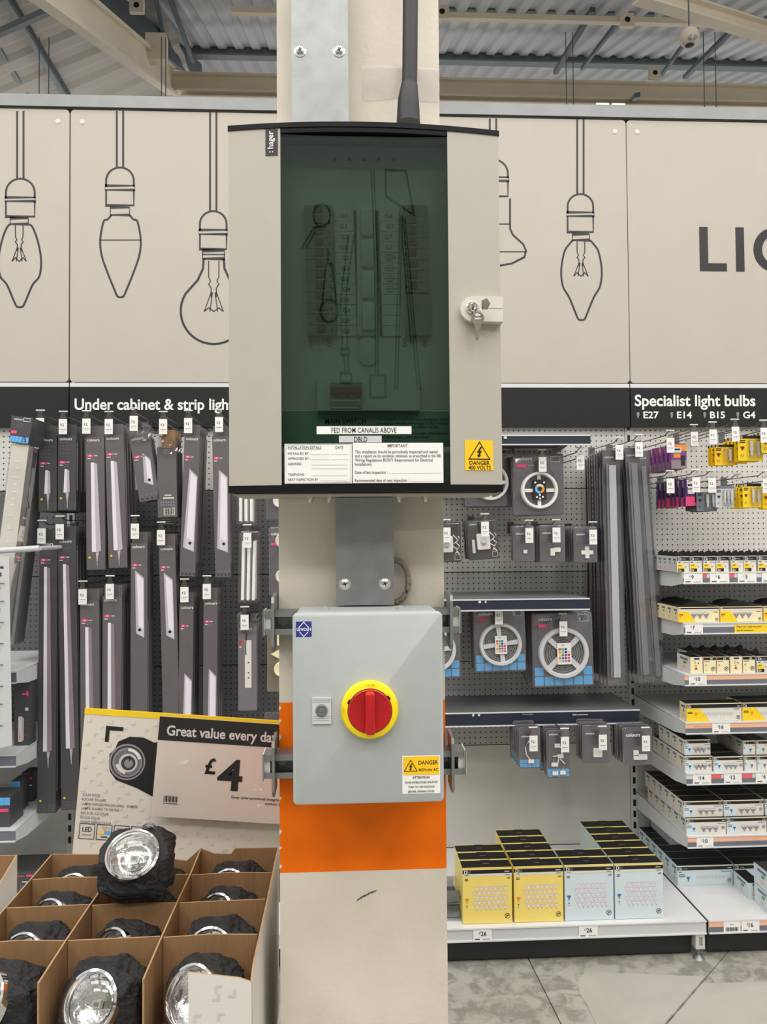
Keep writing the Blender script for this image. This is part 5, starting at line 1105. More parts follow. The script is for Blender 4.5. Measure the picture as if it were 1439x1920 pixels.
        for xs in (x0-f,):
            m.add([(xs, d*.2, h*.72), (xs, d*.75, h*.72), (xs, d*.75, h*.85), (xs, d*.2, h*.85)], [(0, 1, 2, 3)], P['slate']); m.add([(xs, d*.3, h*.2), (xs, d*.6, h*.2), (xs, d*.5, h*.42)], [(0, 1, 2)], P['salmon']); m.add([(xs, d*.3, h*.5), (xs, d*.5, h*.5), (xs, d*.5, h*.64), (xs, d*.3, h*.64)], [(0, 1, 2, 3)], P['green'])
        m.build('side_print', t)
        if style in ('smallY', 'endY', 'endE', 'wideY'):
            m = MB(); a = .35*w; m.prism([(-a*.8, h), (a*.8, h), (a*.7, h+.012), (a*.4, h+.020), (-a*.3, h+.018), (-a*.8, h+.010)], d*.45, d*.47, P['black']); m.build('hang_flap', t)
    return t
def carton(style, w, h, d, loc, lb, group, rz=0):
    k = (style, round(w, 3), round(h, 3), round(d, 3)); lb = ' '.join(lb.split()[:16])
    if k not in _cart: t = carton_mesh(style, w, h, d); _cart[k] = t; t.location = loc; t.rotation_euler = (0, 0, rz); t['label'] = lb; t['group'] = group
    else: dup(_cart[k], loc, lb, group, (0, 0, rz))
def row(style, px0, px1, hpx_, y0, z0, d, n, lb, group, gap=.0015, start=0):
    """cartons one behind another; front one spans photo columns px0..px1"""
    a, b = at(px0, 1300, y=y0).x, at(px1, 1300, y=y0).x; w = b-a-.001; h = hpx_*y0/FPX; x = (a+b)/2
    for i in range(start, n):
        carton(style, w, h, d, Vector((x, y0+i*(d+gap), z0+.0005)), lb if i == 0 else f'{ORD[i]} from the front behind the {lb}', group)
    return h
F2 = SY+.012
# base shelf of the pale bay: big cartons
hB = 102*2.775/FPX
for k, (a, b, st, n, lb) in enumerate(((865, 960, 'bigY', 3, 'large yellow bulb carton next to the column'), (961, 1056, 'bigY', 5, 'large yellow bulb carton next to the blue ones'), (1057.5, 1148, 'bigB', 2, 'large pale blue bulb carton next to the yellow ones'), (1149.5, 1243, 'bigB', 6, 'large pale blue bulb carton farthest from the column'))):
    a_, b_ = at(a, 1500, y=2.775).x, at(b, 1500, y=2.775).x
    for i in range(n): carton(st, .178, hB, .068, Vector(((a_+b_)/2, 2.775+i*.0695, BZ+.0015)), lb if i == 0 else f'{ORD[i]} from the front behind the {lb}', 'large bulb cartons on the base shelf', 0)
for i in range(2):
    zz = BZ+.0015+i*.058; t = thing('clear_pack', ['lower', 'upper'][i]+' clear plastic pack stacked between the column and the yellow cartons', 'pack', Vector((at(850, 1700, y=2.84).x, 2.80, zz)), 'clear packs beside the yellow cartons')
    MB().rbox(-.045, .030, 0, .12, 0, .05, .008, CLEARS, .004).build('clear_shell', t, True); MB().box(-.038, .024, .02, .10, .004, .02, P['midgrey']).build('backing_card', t)
# shelf one
gS = 'small bulb cartons on the top bulb shelf'
for k, (a, b) in enumerate(((1274, 1297), (1298, 1321.5), (1324, 1347), (1348, 1372), (1376, 1399.5), (1400, 1424), (1427, 1450), (1451, 1474))):
    row('smallY', a, b, 30, F2, zS[0], .045, 5 if k == 0 else 3, f'{["first","second","third","fourth","fifth","sixth","seventh","eighth"][k]} small black banded carton along the top bulb shelf', gS)
gS = 'yellow triple bulb cartons'
for k, (a, b) in enumerate(((1275, 1352), (1354, 1433), (1436, 1514))):
    row('wideY', a, b, 29, F2, zS[1], .055, 5 if k == 0 else 3, f'{["first","second","third"][k]} yellow triple bulb carton above the yellow notice', gS)
gS = 'small cream cartons on the pink stripped shelf'
for k, (a, b, st) in enumerate(((1296, 1319.5, 'endE'), (1321, 1344.5, 'endY'), (1346, 1369, 'endY'), (1371, 1393.5, 'endE'), (1395, 1418, 'endY'), (1421, 1444, 'smallY'))):
    row(st, a, b, 31, F2, zS[2], .12, 2 if k else 1, f'{["first","second","third","fourth","fifth","sixth"][k]} small cream carton along the pink edged shelf', gS)
gS = 'long yellow eight bulb cartons'
for k, (a, b) in enumerate(((1287, 1390.5), (1392, 1495))):
    row('rowY', a, b, 34, F2, zS[3], .06, 1 if k == 0 else 2, f'{["first","second"][k]} long yellow eight bulb carton', gS)
gS = 'triple spotlight cartons on the three ticket shelf'
h = row('wideB', 1282, 1333, 30, F2, zS[4], .06, 5, 'lower triple spotlight carton at the shelf end', gS)
row('wideB', 1282, 1331, 29, F2+.012, zS[4]+h+.001, .06, 4, 'upper triple spotlight carton at the shelf end', gS)
row('wideB', 1336, 1391, 28, F2, zS[4], .06, 3, 'triple spotlight carton second along, topped by nothing', gS)
h = 0
for k, (a, b) in enumerate(((1394, 1417), (1418, 1441))):
    h = row('smallB', a, b, 28, F2, zS[4], .07, 3, f'{["first","second"][k]} lower single bulb carton beside the triple spotlights', 'single bulb cartons')
    row('smallB', a-2, b-2, 27, F2+.012, zS[4]+h+.001, .07, 3, f'{["first","second"][k]} upper single bulb carton beside the triple spotlights', 'single bulb cartons')
gS = 'long blue marked cartons on the lowest raised shelf'
for k, (a, b) in enumerate(((1283, 1357), (1358.5, 1433), (1436, 1508))):
    h = row('wideB', a, b, 31, F2, zS[5], .062, 6 if k == 0 else 3, f'{["first","second","third"][k]} lower long carton with blue bulb mark', gS)
    row('wideB', a-5, b-5, 30, F2+.01, zS[5]+h+.001, .062, 6 if k == 0 else 3, f'{["first","second","third"][k]} upper long carton with blue bulb mark', gS)
row('wideB', 1262, 1330, 30, 3.20, zS[5]+2*h+.003, .062, 3, 'topmost long carton at the back of the lowest raised shelf', gS)
gS = 'pale blue eight bulb cartons on the base shelf'
yb = 3.02
h = row('rowB', 1265, 1369, 37, yb, BZ, .066, 6, 'pale blue eight bulb carton, lower row near the shelf joint', gS)
row('rowB', 1371, 1474, 37, yb, BZ, .066, 5, 'pale blue eight bulb carton, lower row second along', gS)
row('rowB', 1252, 1350, 37, yb+.20, BZ+h+.001, .066, 3, 'pale blue eight bulb carton, upper row at the back', gS)
e2, e3 = at(1405, 1687, z=BZ), at(1383, 1661, z=BZ)
carton('energy', .05, .062, e3.y-e2.y, Vector((e2.x+.025, e2.y, BZ+.0005)), 'small open carton standing alone on the half empty base', gS)
e1 = at(1415, 1690, z=BZ); e1.y -= .002
for i in range(2): carton('energy', .13, .074, e1.y-BY-.02, Vector((e1.x+.065, BY+.02, BZ+.0005+i*.0755)), ['lower', 'upper'][i]+' blue carton with energy label at the edge of the base shelf', gS)
# outer end stock
def dark_box(px0, px1, py0, py1, y, z0, d, lb, blue=False):
    a, b = at(px0, py1, y=y), at(px1, py0, y=y); h = (py1-py0)*y/FPX; o = Vector(((a.x+b.x)/2, y, z0+.0005)); w = b.x-a.x
    t = thing('lamp_carton', lb, 'carton', o, 'dark lamp cartons at the outer end'); MB().box(-w/2, w/2, 0, d, 0, h, PACKD).build('carton', t)
    m = MB(); e = -.0006
    if blue: m.rect(-w/2, w/2, h*.74, h, e, P['skyblue']); m.rect(w*.2, w*.46, h*.52, h*.62, e, P['pink']); [m.rect(-w/2+w*q/6, -w/2+w*q/6+.001, h*.74, h, e-.0002, P['blue']) for q in range(1, 6)]
    else: m.rect(w*.27, w*.42, h*.78, h*.86, e, P['pink']); m.rect(0, w*.24, h*.80, h*.83, e, P['coral']); m.rect(w*.2, w*.42, h*.55, h*.6, e, P['offwhite']); m.rect(-w*.24, w*.02, h*.06, h*.46, e, P['offwhite']); m.rect(w*.04, w*.12, h*.08, h*.44, e, P['lightgrey']); m.poly([(-w*.2, h*.1), (-w*.1, h*.1), (-w*.1, h*.24)], e-.0002, P['coral']); m.rect(-w*.5, w*.42, h*.5, h*.505, e, P['midgrey']); [m.annulus(w*(.2+.08*(q % 3)), h*(.16+.12*(q//3)), w*.02, w*.026, e, P['greyline'], 8) for q in range(9)]
    m.build('front_print', t)
dark_box(-50, 19, 1437, 1490, 2.95, zL2, .12, 'dark lamp carton with blue top band, nearest the paper notice', True)
dark_box(20, 38, 1424, 1480, 3.10, zL2, .08, 'narrow dark lamp carton with blue foot behind the first', True)
dark_box(40, 62, 1408, 1460, 3.22, zL2, .08, 'black lamp carton at the back of the lower end shelf')
dark_box(-40, 76, 1588, 1632, 3.10, BZ, .16, 'low dark lamp carton with energy label on the base shelf')
dark_box(27, 56, 1252, 1366, 3.05, zL1, .06, 'tall grey ribbed carton standing on the middle end shelf')

# ------------------------------------------------------------------ bulb cards on hooks in the bulb bay
def bulb_card(w, h, style):
    r = thing('bulb_card', 'proto', 'pack'); z1 = .012; z0 = z1-h; x0, x1 = -w/2, w/2
    base_, band_, n = {'purple': ('purple', 'orange', 0), 'dark': ('darkpurple', 'pinkpale', 0), 'yellow': ('yellow', 'black', 2), 'single': ('signyellow', 'black', 1), 'blue': ('slate', 'offwhite', 2), 'grey': ('lightgrey', 'slate', 3)}[style]
    th = .022 if n == 0 else .004
    MB().rbox(x0, x1, .012, .012+th, z0, z1, .003, P[base_]).build('card', r); e = .0112; m = MB()
    if n == 0:
        m.rect(x0+w*.1, x1, z1-h*.30, z1-h*.04, e, P[band_]); m.rect(x0+w*.15, x0+w*.65, z1-h*.36, z1-h*.16, e-.0002, P['paleblue']); m.rect(x0+w*.15, x0+w*.6, z1-h*.27, z1-h*.20, e-.0004, P['navy']); m.rect(x0+w*.15, x0+w*.6, z1-h*.56, z1-h*.40, e, P['orange'] if style == 'purple' else P['pinkpale']); m.rect(x0, x1, z0, z0+h*.34, e, P['pink'] if style == 'dark' else P['mauve']); m.rect(x0+w*.62, x0+w*.90, z0+h*.12, z0+h*.52, e-.0002, P['ink'])
    else:
        m.rect(x0, x1, z1-h*.12, z1, e, P[band_]); m.text('Di', x0+w*.06, z1-h*.11, h*.09, e-.0003, P['white'] if band_ == 'black' else P['ink'], True); m.rect(x0+w*.06, x0+w*.30, z1-h*.22, z1-h*.18, e, P['ink']); m.rect(x0+w*.06, x0+w*.28, z1-h*.29, z1-h*.25, e, P['ink'])
        bulb_shape(m, x0+w*.17, z1-h*.50, w*.09, e-.0003, P['brownred'] if base_ in ('yellow', 'signyellow') else P['navy']); m.annulus(x0+w*.15, z0+h*.2, w*.04, w*.055, e, P['ink'], 12)
        q = MB(); q.rbox(x0+w*.36, x1-w*.06, -.004, .0115, z0+h*.12, z1-h*.16, .006, CLEAR, .003, 3); q.build('clear_shell', r, True)
        for i in range(n):
            cx = x0+w*(.36+(.58)*(i+.5)/n); q = MB(); q.tube([(cx, .004, z0+h*.2), (cx, .004, z0+h*.36), (cx, .004, z0+h*.42), (cx, .004, z1-h*.24)], [w*.05, w*.05, w*.075, w*.06], P['offwhite'] if i % 2 == 0 else P['lightgrey'], 8); q.build('bulb', r, True)
    m.build('front_print', r); return r
def hang_cards(key, style, box, n, gap, tagpx, hlb, lb, y=HOOK_Y, tilt=0, sag=0):
    yy = y+.0; w, h = wpx(box[0], box[1], yy), hpx(box[2], box[3], yy)
    if tagpx: hook(*tagpx, hlb, y=y-.02)
    p = at((box[0]+box[1])/2, box[2], y=yy); base = Vector((p.x, yy, p.z-.012)); rnd = random.Random(sum(map(ord, key)))
    for i in range(n):
        loc = base+Vector((rnd.uniform(-.003, .003) if i else 0, i*gap, rnd.uniform(-.003, .003) if i else 0)); rot = (0, math.radians(tilt+(rnd.uniform(-2, 2) if i else 0)), 0); l_ = ' '.join((lb if i == 0 else f'{ORD[i]} from the front behind the {lb}').split()[:16])
        if key not in _protos: q = bulb_card(w, h, style); _protos[key] = q; q.location = loc; q.rotation_euler = rot; q['label'] = l_; q['group'] = 'hanging bulb cards'
        else: dup(_protos[key], loc, l_, 'hanging bulb cards', rot)
hang_cards('c_purple', 'purple', (1261, 1290, 831, 880), 6, .045, (1258, 834), 'hook with tag over the purple and orange packs', 'purple and orange bulb carton on the upper hook')
hook(1338, 818, 'hook with tag between the purple and yellow packs'); hook(1303, 822, 'untidy empty hook beside the purple packs', y=3.2)
hang_cards('c_single', 'single', (1343, 1386, 833, 873), 3, .03, None, '', 'yellow card holding one slim bulb, upper row', y=3.13)
hang_cards('c_yellow', 'yellow', (1387, 1434, 816, 865), 5, .03, (1380, 813), 'hook with tag over the yellow twin bulb cards', 'yellow card holding two slim bulbs, upper row', y=3.08)
hang_cards('c_yellow2', 'yellow', (1431, 1478, 810, 850), 3, .03, (1434, 815), 'hook with tag over the outermost yellow cards', 'yellow card at the outermost upper hook', y=3.05)
hang_cards('c_dark', 'dark', (1288, 1316, 897, 950), 7, .045, (1258, 910), 'hook with tag over the dark purple packs', 'dark purple bulb carton on the lower hook')
hook(1306, 908, 'hook with slanting tag over the pink faced pack', y=3.05)
hang_cards('c_blue', 'blue', (1309, 1347, 917, 960), 4, .03, (1336, 909), 'hook with tag over the blue grey bulb cards', 'blue grey card holding two bulbs, lower row', y=3.09)
hang_cards('c_grey', 'grey', (1345, 1379, 911, 953), 2, .03, None, '', 'pale grey card holding three bulbs, lower row', y=3.07)
hang_cards('c_ylow', 'yellow', (1378, 1402, 918, 955), 2, .03, (1385, 915), 'hook with tag over the small yellow cards', 'small yellow card behind the lower twin bulb card', y=3.20)
hang_cards('c_ytwin', 'yellow', (1396, 1431, 906, 953), 3, .03, (1438, 910), 'hook with tag at the lower outermost hook', 'yellow twin bulb card, lower row', y=3.08)
hang_cards('c_yend', 'single', (1433, 1470, 912, 955), 2, .03, None, '', 'yellow single bulb card cut off at the lower row end', y=3.08)

# ------------------------------------------------------------------ cardboard display of rock lamps
DS = 1.385   # size of the display relative to a first 10 cm lamp guess
RX = [x*DS for x in (-.462, -.349, -.2325, -.112)]; RYs = [y*DS for y in (.895, .983, 1.073, 1.158, 1.240)]; RZ = CAMH-.5*DS; BZ0 = CAMH-.605*DS
o = Vector(((RX[0]+RX[3])/2, (RYs[0]+RYs[4])/2, BZ0-.005)); t = thing('display_box', 'open brown cardboard display box divided into cells of rock lamps', 'box', o)
TH = .003
def wall(m, pts, d, mi, mo):
    """thin card wall from a polygon in plan order: pts list of (p3), extruded by vector d; inside mi, outside mo"""
    n = len(pts); v = [Vector(p) for p in pts]+[Vector(p)+Vector(d) for p in pts]
    m.add(v, [tuple(range(n))], mi); m.add(v, [tuple(range(2*n-1, n-1, -1))], mo); m.add(v, [(i, (i+1) % n, (i+1) % n+n, i+n) for i in range(n)], CARDE)
m = MB(); wall(m, [(RX[0], RYs[4], BZ0), (RX[3], RYs[4], BZ0), (RX[3], RYs[4], RZ+.003), (RX[2]+.075, RYs[4], RZ+.004), (RX[2]+.066, RYs[4], RZ-.008), (RX[2]+.03, RYs[4], RZ-.006), (RX[2], RYs[4], RZ+.006), (RX[2]-.03, RYs[4], RZ-.020), (RX[1]+.03, RYs[4], RZ-.004), (RX[0], RYs[4], RZ+.002)], (0, TH, 0), CARD, CARDW); m.build('back_wall', t, at0=o)
m = MB(); wall(m, [(RX[0], RYs[0], BZ0-.2), (RX[0], RYs[4], BZ0), (RX[0], RYs[4], RZ+.002), (RX[0], RYs[3], RZ-.002), (RX[0], RYs[0], RZ-.006)], (-TH, 0, 0), CARD, CARDW); m.build('side_wall', t, at0=o)
m = MB(); wall(m, [(RX[3], RYs[0], BZ0-.2), (RX[3], RYs[4], BZ0-.2), (RX[3], RYs[4], RZ+.003), (RX[3], RYs[2], RZ-.002), (RX[3], RYs[0]+.03, RZ), (RX[3], RYs[0], RZ-.012)], (TH, 0, 0), CARD, CARDW); m.build('side_wall', t, at0=o)
fa = at(354, 1821, y=RYs[0]-.003); m = MB(); wall(m, [(fa.x, RYs[0]-.003, BZ0-.2), (RX[3]+TH, RYs[0]-.003, BZ0-.2), (RX[3]+TH, RYs[0]-.003, RZ-.010), (RX[3]-.015, RYs[0]-.003, RZ-.003), (fa.x, RYs[0]-.003, fa.z)], (0, -.003, 0), CARD, CARDW)
for px_, py_, s_ in ((405, 1850, 1), (410, 1875, -1), (365, 1905, 1), (410, 1902, 1), (440, 1868, -1)):
    q = at(px_, py_, y=RYs[0]-.0065); L_ = .010; m.line([(q.x, q.z-L_*s_), (q.x, q.z), (q.x+L_*s_, q.z)], .0032, RYs[0]-.0067, P['lightgrey'])
m.build('front_wall', t, at0=o)
MB().box(RX[0], RX[3], RYs[0], RYs[4], BZ0-.004, BZ0-.001, CARD).build('floor_card', t, at0=o)
for k in (1, 2):
    x = RX[k]; m = MB(); wall(m, [(x-TH/2, RYs[0]+.002, BZ0), (x-TH/2, RYs[4]-.001, BZ0), (x-TH/2, RYs[4]-.001, RZ+.004), (x-TH/2, RYs[3], RZ-.001), (x-TH/2, RYs[2], RZ+.001), (x-TH/2, RYs[1], RZ), (x-TH/2, RYs[0]+.03, RZ-.003), (x-TH/2, RYs[0]+.002, RZ-.004)], (TH, 0, 0), CARD, CARD); m.build('divider', t, at0=o)
for k in (1, 2, 3):
    for j in range(3):
        y = RYs[k]; a, b = RX[j]+TH, RX[j+1]-TH; s_ = .002*((k+j) % 2)
        m = MB(); wall(m, [(a, y, BZ0), (b, y, BZ0), (b, y, RZ-s_), ((a+b)/2, y, RZ-.001+s_), (a, y, RZ-.002)], (0, TH, 0), CARD, CARD); m.build('divider', t, at0=o)
MB().box(RX[0]-.01, RX[3]-.002, RYs[0]+.01, RYs[4], 0, BZ0-.2, CARDW).build('plinth', t, at0=o)
# second box, cut by the frame
e1 = 1.18*DS; ax = at(29, 1604, y=e1).x; za_ = at(29, 1604, y=e1).z
o2 = Vector((ax-.15, 1.1*DS, BZ0)); t2 = thing('display_box', 'second brown cardboard box with white outside, cut off at the edge', 'box', o2)
m = MB(); wall(m, [(ax, 1.30, BZ0-.2), (ax, e1, BZ0-.2), (ax, e1, za_), (ax, e1-.06*DS, za_-.018*DS), (ax, e1-.13*DS, za_-.045*DS), (ax, 1.30, za_-.06*DS)], (TH, 0, 0), CARD, CARDW); m.build('side_wall', t2, at0=o2)
m = MB(); wall(m, [(ax-.3, e1, BZ0-.2), (ax+TH, e1, BZ0-.2), (ax+TH, e1, za_), (ax-.3, e1, za_+.002)], (0, TH, 0), CARD, CARDW); m.build('back_wall', t2, at0=o2)
MB().box(ax-.3, ax, 1.30, e1, 0, BZ0-.2, CARDW).build('plinth', t2, at0=o2)
# rock lamps
def rock_lamp(seed, n, loop=False):
    """moulded rock about 10 cm wide standing on z=0 with a round lamp facing along n"""
    r = thing('rock_lamp', 'proto', 'lamp'); n = Vector(n).normalized(); c = Vector((0, 0, .048)); NU, NV = 44, 30; vs = []; off = n.dot(c)+.034; C0 = c+n*.034; RL = .033
    for j in range(NV+1):
        ph = PI*j/NV
        for i in range(NU):
            th = 2*PI*i/NU; d = Vector((math.sin(ph)*math.cos(th), math.sin(ph)*math.sin(th), math.cos(ph)))
            s_ = lambda a, p: math.copysign(abs(a)**p, a); q = Vector((s_(d.x, .62)*.050, s_(d.y, .62)*.040, s_(d.z, .62)*.046))
            f = 1+.16*noise.noise(d*1.7+Vector((seed, 0, 0)))+.07*noise.noise(d*5+Vector((0, seed, 0)))+.035*noise.noise(d*13); q = c+q*f; q.z = max(q.z, 0)
            k = n.dot(q)-off
            if k > 0: q = q-n*k
            if k > -.012 or n.dot(q) > off-.004:
                w = q-C0; w2 = w-n*n.dot(w)
                if w2.length < RL+.004 and n.dot(w) > -.012: q = C0+w2.normalized()*(RL+.001)+n*max(n.dot(w), -.003) if w2.length > 1e-4 else q
            vs.append(q)
    fs = []
    for j in range(NV):
        for i in range(NU):
            f = (j*NU+i, (j+1)*NU+i, (j+1)*NU+(i+1) % NU, j*NU+(i+1) % NU); cc = sum((vs[k] for k in f), Vector())/4; w = cc-C0; w2 = w-n*n.dot(w)
            if n.dot(w) > -.008 and w2.length < RL-.002: continue
            fs.append(f)
    MB().add(vs, fs, ROCK).build('rock_body', r, False)
    MB().lathe([(RL-.0035, -.003), (RL-.0025, .004), (RL-.0005, .0062), (RL+.0024, .0050), (RL+.0036, -.004)], C0, n, CHROME, 36).build('bezel', r, True)
    b = MB(); NS = 36
    prof = [(RL-.001, .002), (RL*.93, -.006), (RL*.80, -.013), (RL*.62, -.0165), (RL*.58, -.0145), (RL*.40, -.019), (RL*.2, -.020), (0, -.020)]
    b.lathe(prof, C0, n, REFL, NS); b.build('reflector', r, True)
    b = MB(); M = n.to_track_quat('-Y', 'Z').to_matrix().to_4x4(); M.translation = C0; st = MB(); st.box(-.0055, .0055, .012, .019, -.004, .004, LED); st.box(-.003, .003, .0112, .012, -.002, .002, P['midgrey']); st.xf(M); st.build('light_diode', r)
    MB().lathe([(RL-.001, .004), (RL*.8, .0075), (RL*.5, .010), (RL*.2, .0112), (0, .0115)], C0, n, LENSC, 30).build('lens', r, True)
    if loop:
        for s_ in (0, 1): MB().tube([(.014+.011*math.cos(a*PI/8), .004*s_+.006, .088+.013*math.sin(a*PI/8)+.002*s_) for a in range(0, 9)], .0012, WIRE, 6).build('carry_loop', r, True)
    return r
rowl = ['front', 'second', 'third', 'back']; coll = ['outer', 'middle', 'column side']
protos = [rock_lamp(1.3, (-.42, -.72, .55)), rock_lamp(4.1, (-.30, -.80, .52))]
k = 0
for j in range(4):
    for i in range(3):
        x = (RX[i]+RX[i+1])/2; y = (RYs[j]+RYs[j+1])/2+.001
        sc_ = .94; lb = f'black rock lamp in the {coll[i]} cell of the {rowl[j]} row'; loc = Vector((x+.003, y, BZ0+.001)); rz = .06*((i*3+j*5) % 4-1.5)
        pr = protos[k % 2]
        if k < 2: pr.location = loc; pr['label'] = lb; pr['group'] = 'rock lamps in the display box'; q = pr; q.rotation_euler = (0, 0, rz)
        else: q = dup(pr, loc, lb, 'rock lamps in the display box', (0, 0, rz))
        q.scale = (sc_*DS, sc_*.94*DS, 1.0*DS); k += 1
p = at(259, 1682, y=1.09*DS); q = rock_lamp(7.7, (.02, -.74, .67), True); q.location = Vector((p.x, 1.085*DS, RZ+.005)); q.scale = (1.0*DS, .95*DS, .93*DS); tag(q, 'single black rock lamp perched on top of the display box dividers', 'lamp')
# tall back card and price sign, both leaning clockwise
CYD = 1.757
def leaning(name, lb, cat, tl, ang, Y, grp=None):
    p = at(*tl, y=Y); return thing(name, lb, cat, p, None, (0, ang, 0)), p
def px2(Y, n): return n*Y/FPX
t, p = leaning('header_card', 'tall white display card with yellow top edge and rock lamp picture', 'sign', (160, 1328), .085, CYD)
W, Hh = px2(CYD, 420), px2(CYD, 330); u = lambda n: px2(CYD, n)
MB().box(0, W, 0, .003, -Hh, 0, mat('display_card_white', '#dcd6cb', .5, 0, .02, 6)).build('card', t); MB().box(-.0005, W, -.001, .0035, -u(10), .0006, P['yellow']).build('yellow_edge', t)
m = MB(); rnd = random.Random(3)
for i in range(16):
    for j in range(11):
        x, z = u(12+i*20+(j % 2)*9), -u(24+j*21+(i % 2)*8); s_ = 1 if (i+j) % 2 else -1
        m.line([(x, z-u(6)*s_), (x, z), (x+u(7)*s_, z)], u(2), -.0006, P['offwhite'] if 0 else P['lightgrey'])
m.build('corner_pattern', t)
m = MB(); e = -.001
m.line([(u(44), -u(58)), (u(44), -u(33)), (u(72), -u(33))], u(7), e, P['ink'])
cx, cz = u(85), -u(92)
m.poly([(cx+u(a), cz+u(b)) for a, b in ((-33, -8), (-34, 12), (-25, 22), (-20, 36), (0, 46), (25, 46), (45, 38), (58, 42), (80, 20), (85, -40), (55, -62), (20, -46), (-18, -34), (-30, -20))], e, P['ink'])
for r_, c_ in ((33, 'greyline'), (30, 'charcoal'), (27, 'greyline'), (24, 'midgrey'), (17, 'lightgrey'), (13, 'charcoal'), (8, 'greyline')): m.disc(cx+u(-1+(33-r_)*.12), cz+u(-(33-r_)*.1), u(r_), e-.0002-(33-r_)*.00002, P[c_], 26)
m.annulus(cx, cz, u(20), u(25), e-.0012, P['white'], 12, .3, 1.6); m.annulus(cx, cz, u(16), u(22), e-.0012, P['offwhite'], 12, 3.4, 4.6); m.rect(cx+u(2), cx+u(4), cz+u(2), cz+u(12), e-.0013, P['ink'])
m.build('lamp_picture', t)
m = MB()
for i, (s_, w_) in enumerate((('SOLAR ROCK', 32), ('ROCHER SOLAIRE', 43), ('LAMPA OGRODOWA SOLARNA - KAMIEŃ', 100), ('LAMPĂ SOLARĂ TIP PIATRĂ', 68), ('ROCA DE LUZ SOLAR', 50), ('ROCHA SOLAR', 35), ('GÜNEŞ ENERJİLİ KAYA', 56))):
    m.text(s_, u(9), -u(158+i*8.2), u(4.6), e, P['midgrey'], width=u(w_))
for i in range(4):
    x = u(9+i*31); z1, z0 = -u(208), -u(235); m.line([(x, z0), (x+u(27), z0), (x+u(27), z1), (x, z1)], u(1.1), e, P['ink'], True)
    if i == 0: m.text('LED', x+u(5), z0+u(13), u(8), e, P['ink'], True, width=u(17)); m.text('integrated', x+u(5), z0+u(6), u(3), e, P['ink'], width=u(17))
    if i == 1: m.rect(x+u(2), x+u(14), z0+u(10), z0+u(16), e, P['paleyellow']); m.rect(x+u(14), x+u(26), z0+u(10), z0+u(16), e, P['skyblue']); m.line([(x+u(10), z1-u(4)), (x+u(18), z1-u(4)), (x+u(14), z1-u(10))], u(1), e-.0003, P['orange'], True); m.rect(x+u(8), x+u(20), z0+u(4), z0+u(6), e, P['ink'])
    if i == 2: m.line([(x+u(14), z0+u(4)), (x+u(14), z1-u(4))], u(.8), e, P['ink']); m.annulus(x+u(7), z1-u(7), u(1.8), u(2.6), e, P['ink'], 10); m.annulus(x+u(20), z1-u(7), u(2), u(3), e, P['ink'], 10, .6, 4); bulb_shape(m, x+u(7), z0+u(7), u(3), e, P['midgrey']); bulb_shape(m, x+u(20), z0+u(7), u(3), e, P['midgrey'])
    if i == 3: m.text('AAA', x+u(4), z0+u(12), u(7), e, P['ink'], True, width=u(19))
m.build('lettering', t)
PYY = 1.722
t, p = leaning('price_sign', 'white four pound price sign with black heading clipped to the card', 'sign', (300, 1343), .088, PYY)
u = lambda n: px2(PYY, n); W, Hh = u(330), u(182)
MB().box(0, W, 0, .0015, -Hh, -u(0), mat('price_paper', '#ede2d8', .35, 0, .02, 6)).build('paper', t)
MB().box(0, W, -.0006, 0, -u(43), 0, P['ink']).build('heading_band', t); e = -.0010
m = MB(); m.text('Great value every day', u(15), -u(33), u(17.5), e, P['white'], True, width=u(182)*glyphs('Great value every day', 2)[2]/glyphs('Great value every d', 2)[2])
m.text('£', u(90), -u(98), u(27), e, P['ink'], True); m.text('4', u(114), -u(125), u(53), e, P['ink'], True, width=u(46))
for i in range(12): m.rect(u(20+i*2.1), u(20+i*2.1)+u(.6+.5*(i % 3)), -u(154), -u(143), e, P['ink'])
m.rect(u(20), u(46), -u(157.5), -u(156), e, P['midgrey'])
m.text('Grey solar-powered integrated led', u(250), -u(140), u(4.5), e, P['ink'], True, 'r', width=u(108)); m.text('outdoor lamp', u(243), -u(148), u(4.5), e, P['ink'], True, 'r', width=u(38)); m.build('lettering', t)
MB().rect(-u(2), W, -Hh-u(3), u(6), -.003, clear('clear_pocket_film', (.99, .99, .99), .015, .03)).build('clear_pocket', t)

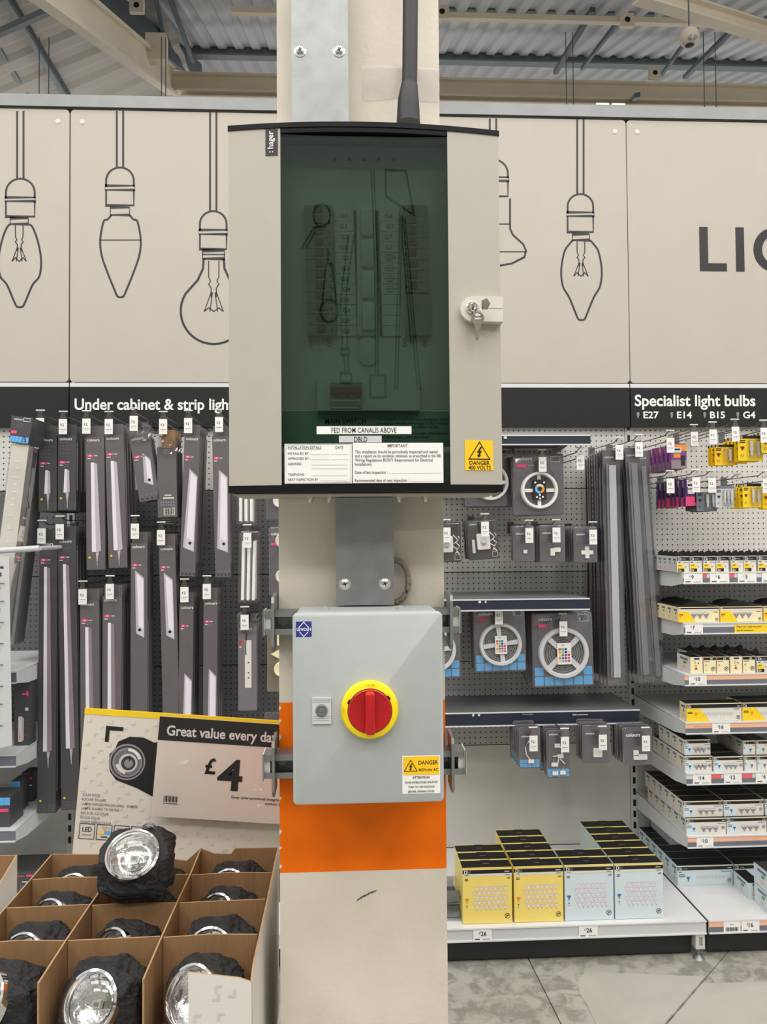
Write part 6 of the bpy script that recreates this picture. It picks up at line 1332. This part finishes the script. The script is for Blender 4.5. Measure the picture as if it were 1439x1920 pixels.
# ------------------------------------------------------------------ opposite aisle (behind the viewpoint, seen only in the smoked window)
OY = -1.6
o = Vector((0, OY, 2.2)); t = thing('header_board', 'long cream header board with pendant drawings across the aisle', 'sign', o)
MB().box(-3.5, 3.5, OY-.02, OY, 2.2, 3.5, BOARD).build('board', t, at0=o)
m = MB()
def B_(pts, w=.011, closed=False): m.line(pts, w, OY+.001, INK, closed)
def ell(x, z, a, b, t0=0, t1=2*PI): return [(x+a*math.cos(t0+(t1-t0)*i/20), z+b*math.sin(t0+(t1-t0)*i/20)) for i in range(21)]
B_([(.257, 3.49), (.257, 3.35), (.455, 3.25), (.40, 3.49)], .012, True); B_([(.36, 3.3), (.35, 3.22)], .008)
for a, b, z1 in ((.356, .31, 2.30), (.372, .33, 2.30), (.36, .427, 2.55), (.378, .47, 2.30), (.392, .49, 2.30)): B_([(a, 3.24), (b, z1)], .009)
for a in (.178, .196): B_([(a-.02, 3.49), (a, 3.0), (a, 2.38)], .009)
B_([(.14, 2.38), (.245, 2.38), (.245, 2.26), (.14, 2.26)], .013, True)
B_(ell(-.139, 2.725, .062, .06), .013, True); B_([(-.19, 2.75), (-.16, 2.98), (-.12, 2.98), (-.085, 2.75)], .010); B_([(-.15, 2.98), (-.145, 3.06)], .014)
B_(ell(-.187, 3.24, .058, .062), .010, True); B_([(-.33, 3.06), (-.245, 3.17), (-.13, 3.20)], .012); B_([(-.30, 3.06), (-.235, 3.15)], .010)
for d in (0, .035): B_([(.0+d, 3.14), (-.062+d, 2.78), (-.05+d, 2.52)], .010)
B_([(-.062, 2.52), (.0, 2.52), (.0, 2.49), (-.062, 2.49)], .011, True); B_([(-.045, 2.49), (-.03, 2.39)], .009); B_([(-.012, 2.49), (-.008, 2.39)], .009); B_([(-.065, 2.39), (.01, 2.39), (.01, 2.34), (-.065, 2.34)], .012, True)
for xx in (-1.5, -1.0, 1.0, 1.5): B_([(xx, 3.49), (xx, 2.95)]); B_(ell(xx, 2.75, .16, .18), .012, True)
m.build('bulb_drawing', t, at0=o)
o = Vector((0, OY-.3, 0)); t = thing('shelving_bay', 'shelving across the aisle behind the viewpoint', 'shelving', o)
MB().box(-3.5, 3.5, OY-.35, OY-.3, 0, 2.0, PEGW).build('back_panel', t, at0=o); MB().box(-3.5, 3.5, OY-.02, OY, 2.0, 2.19, BAND).build('sign_band', t, at0=o)
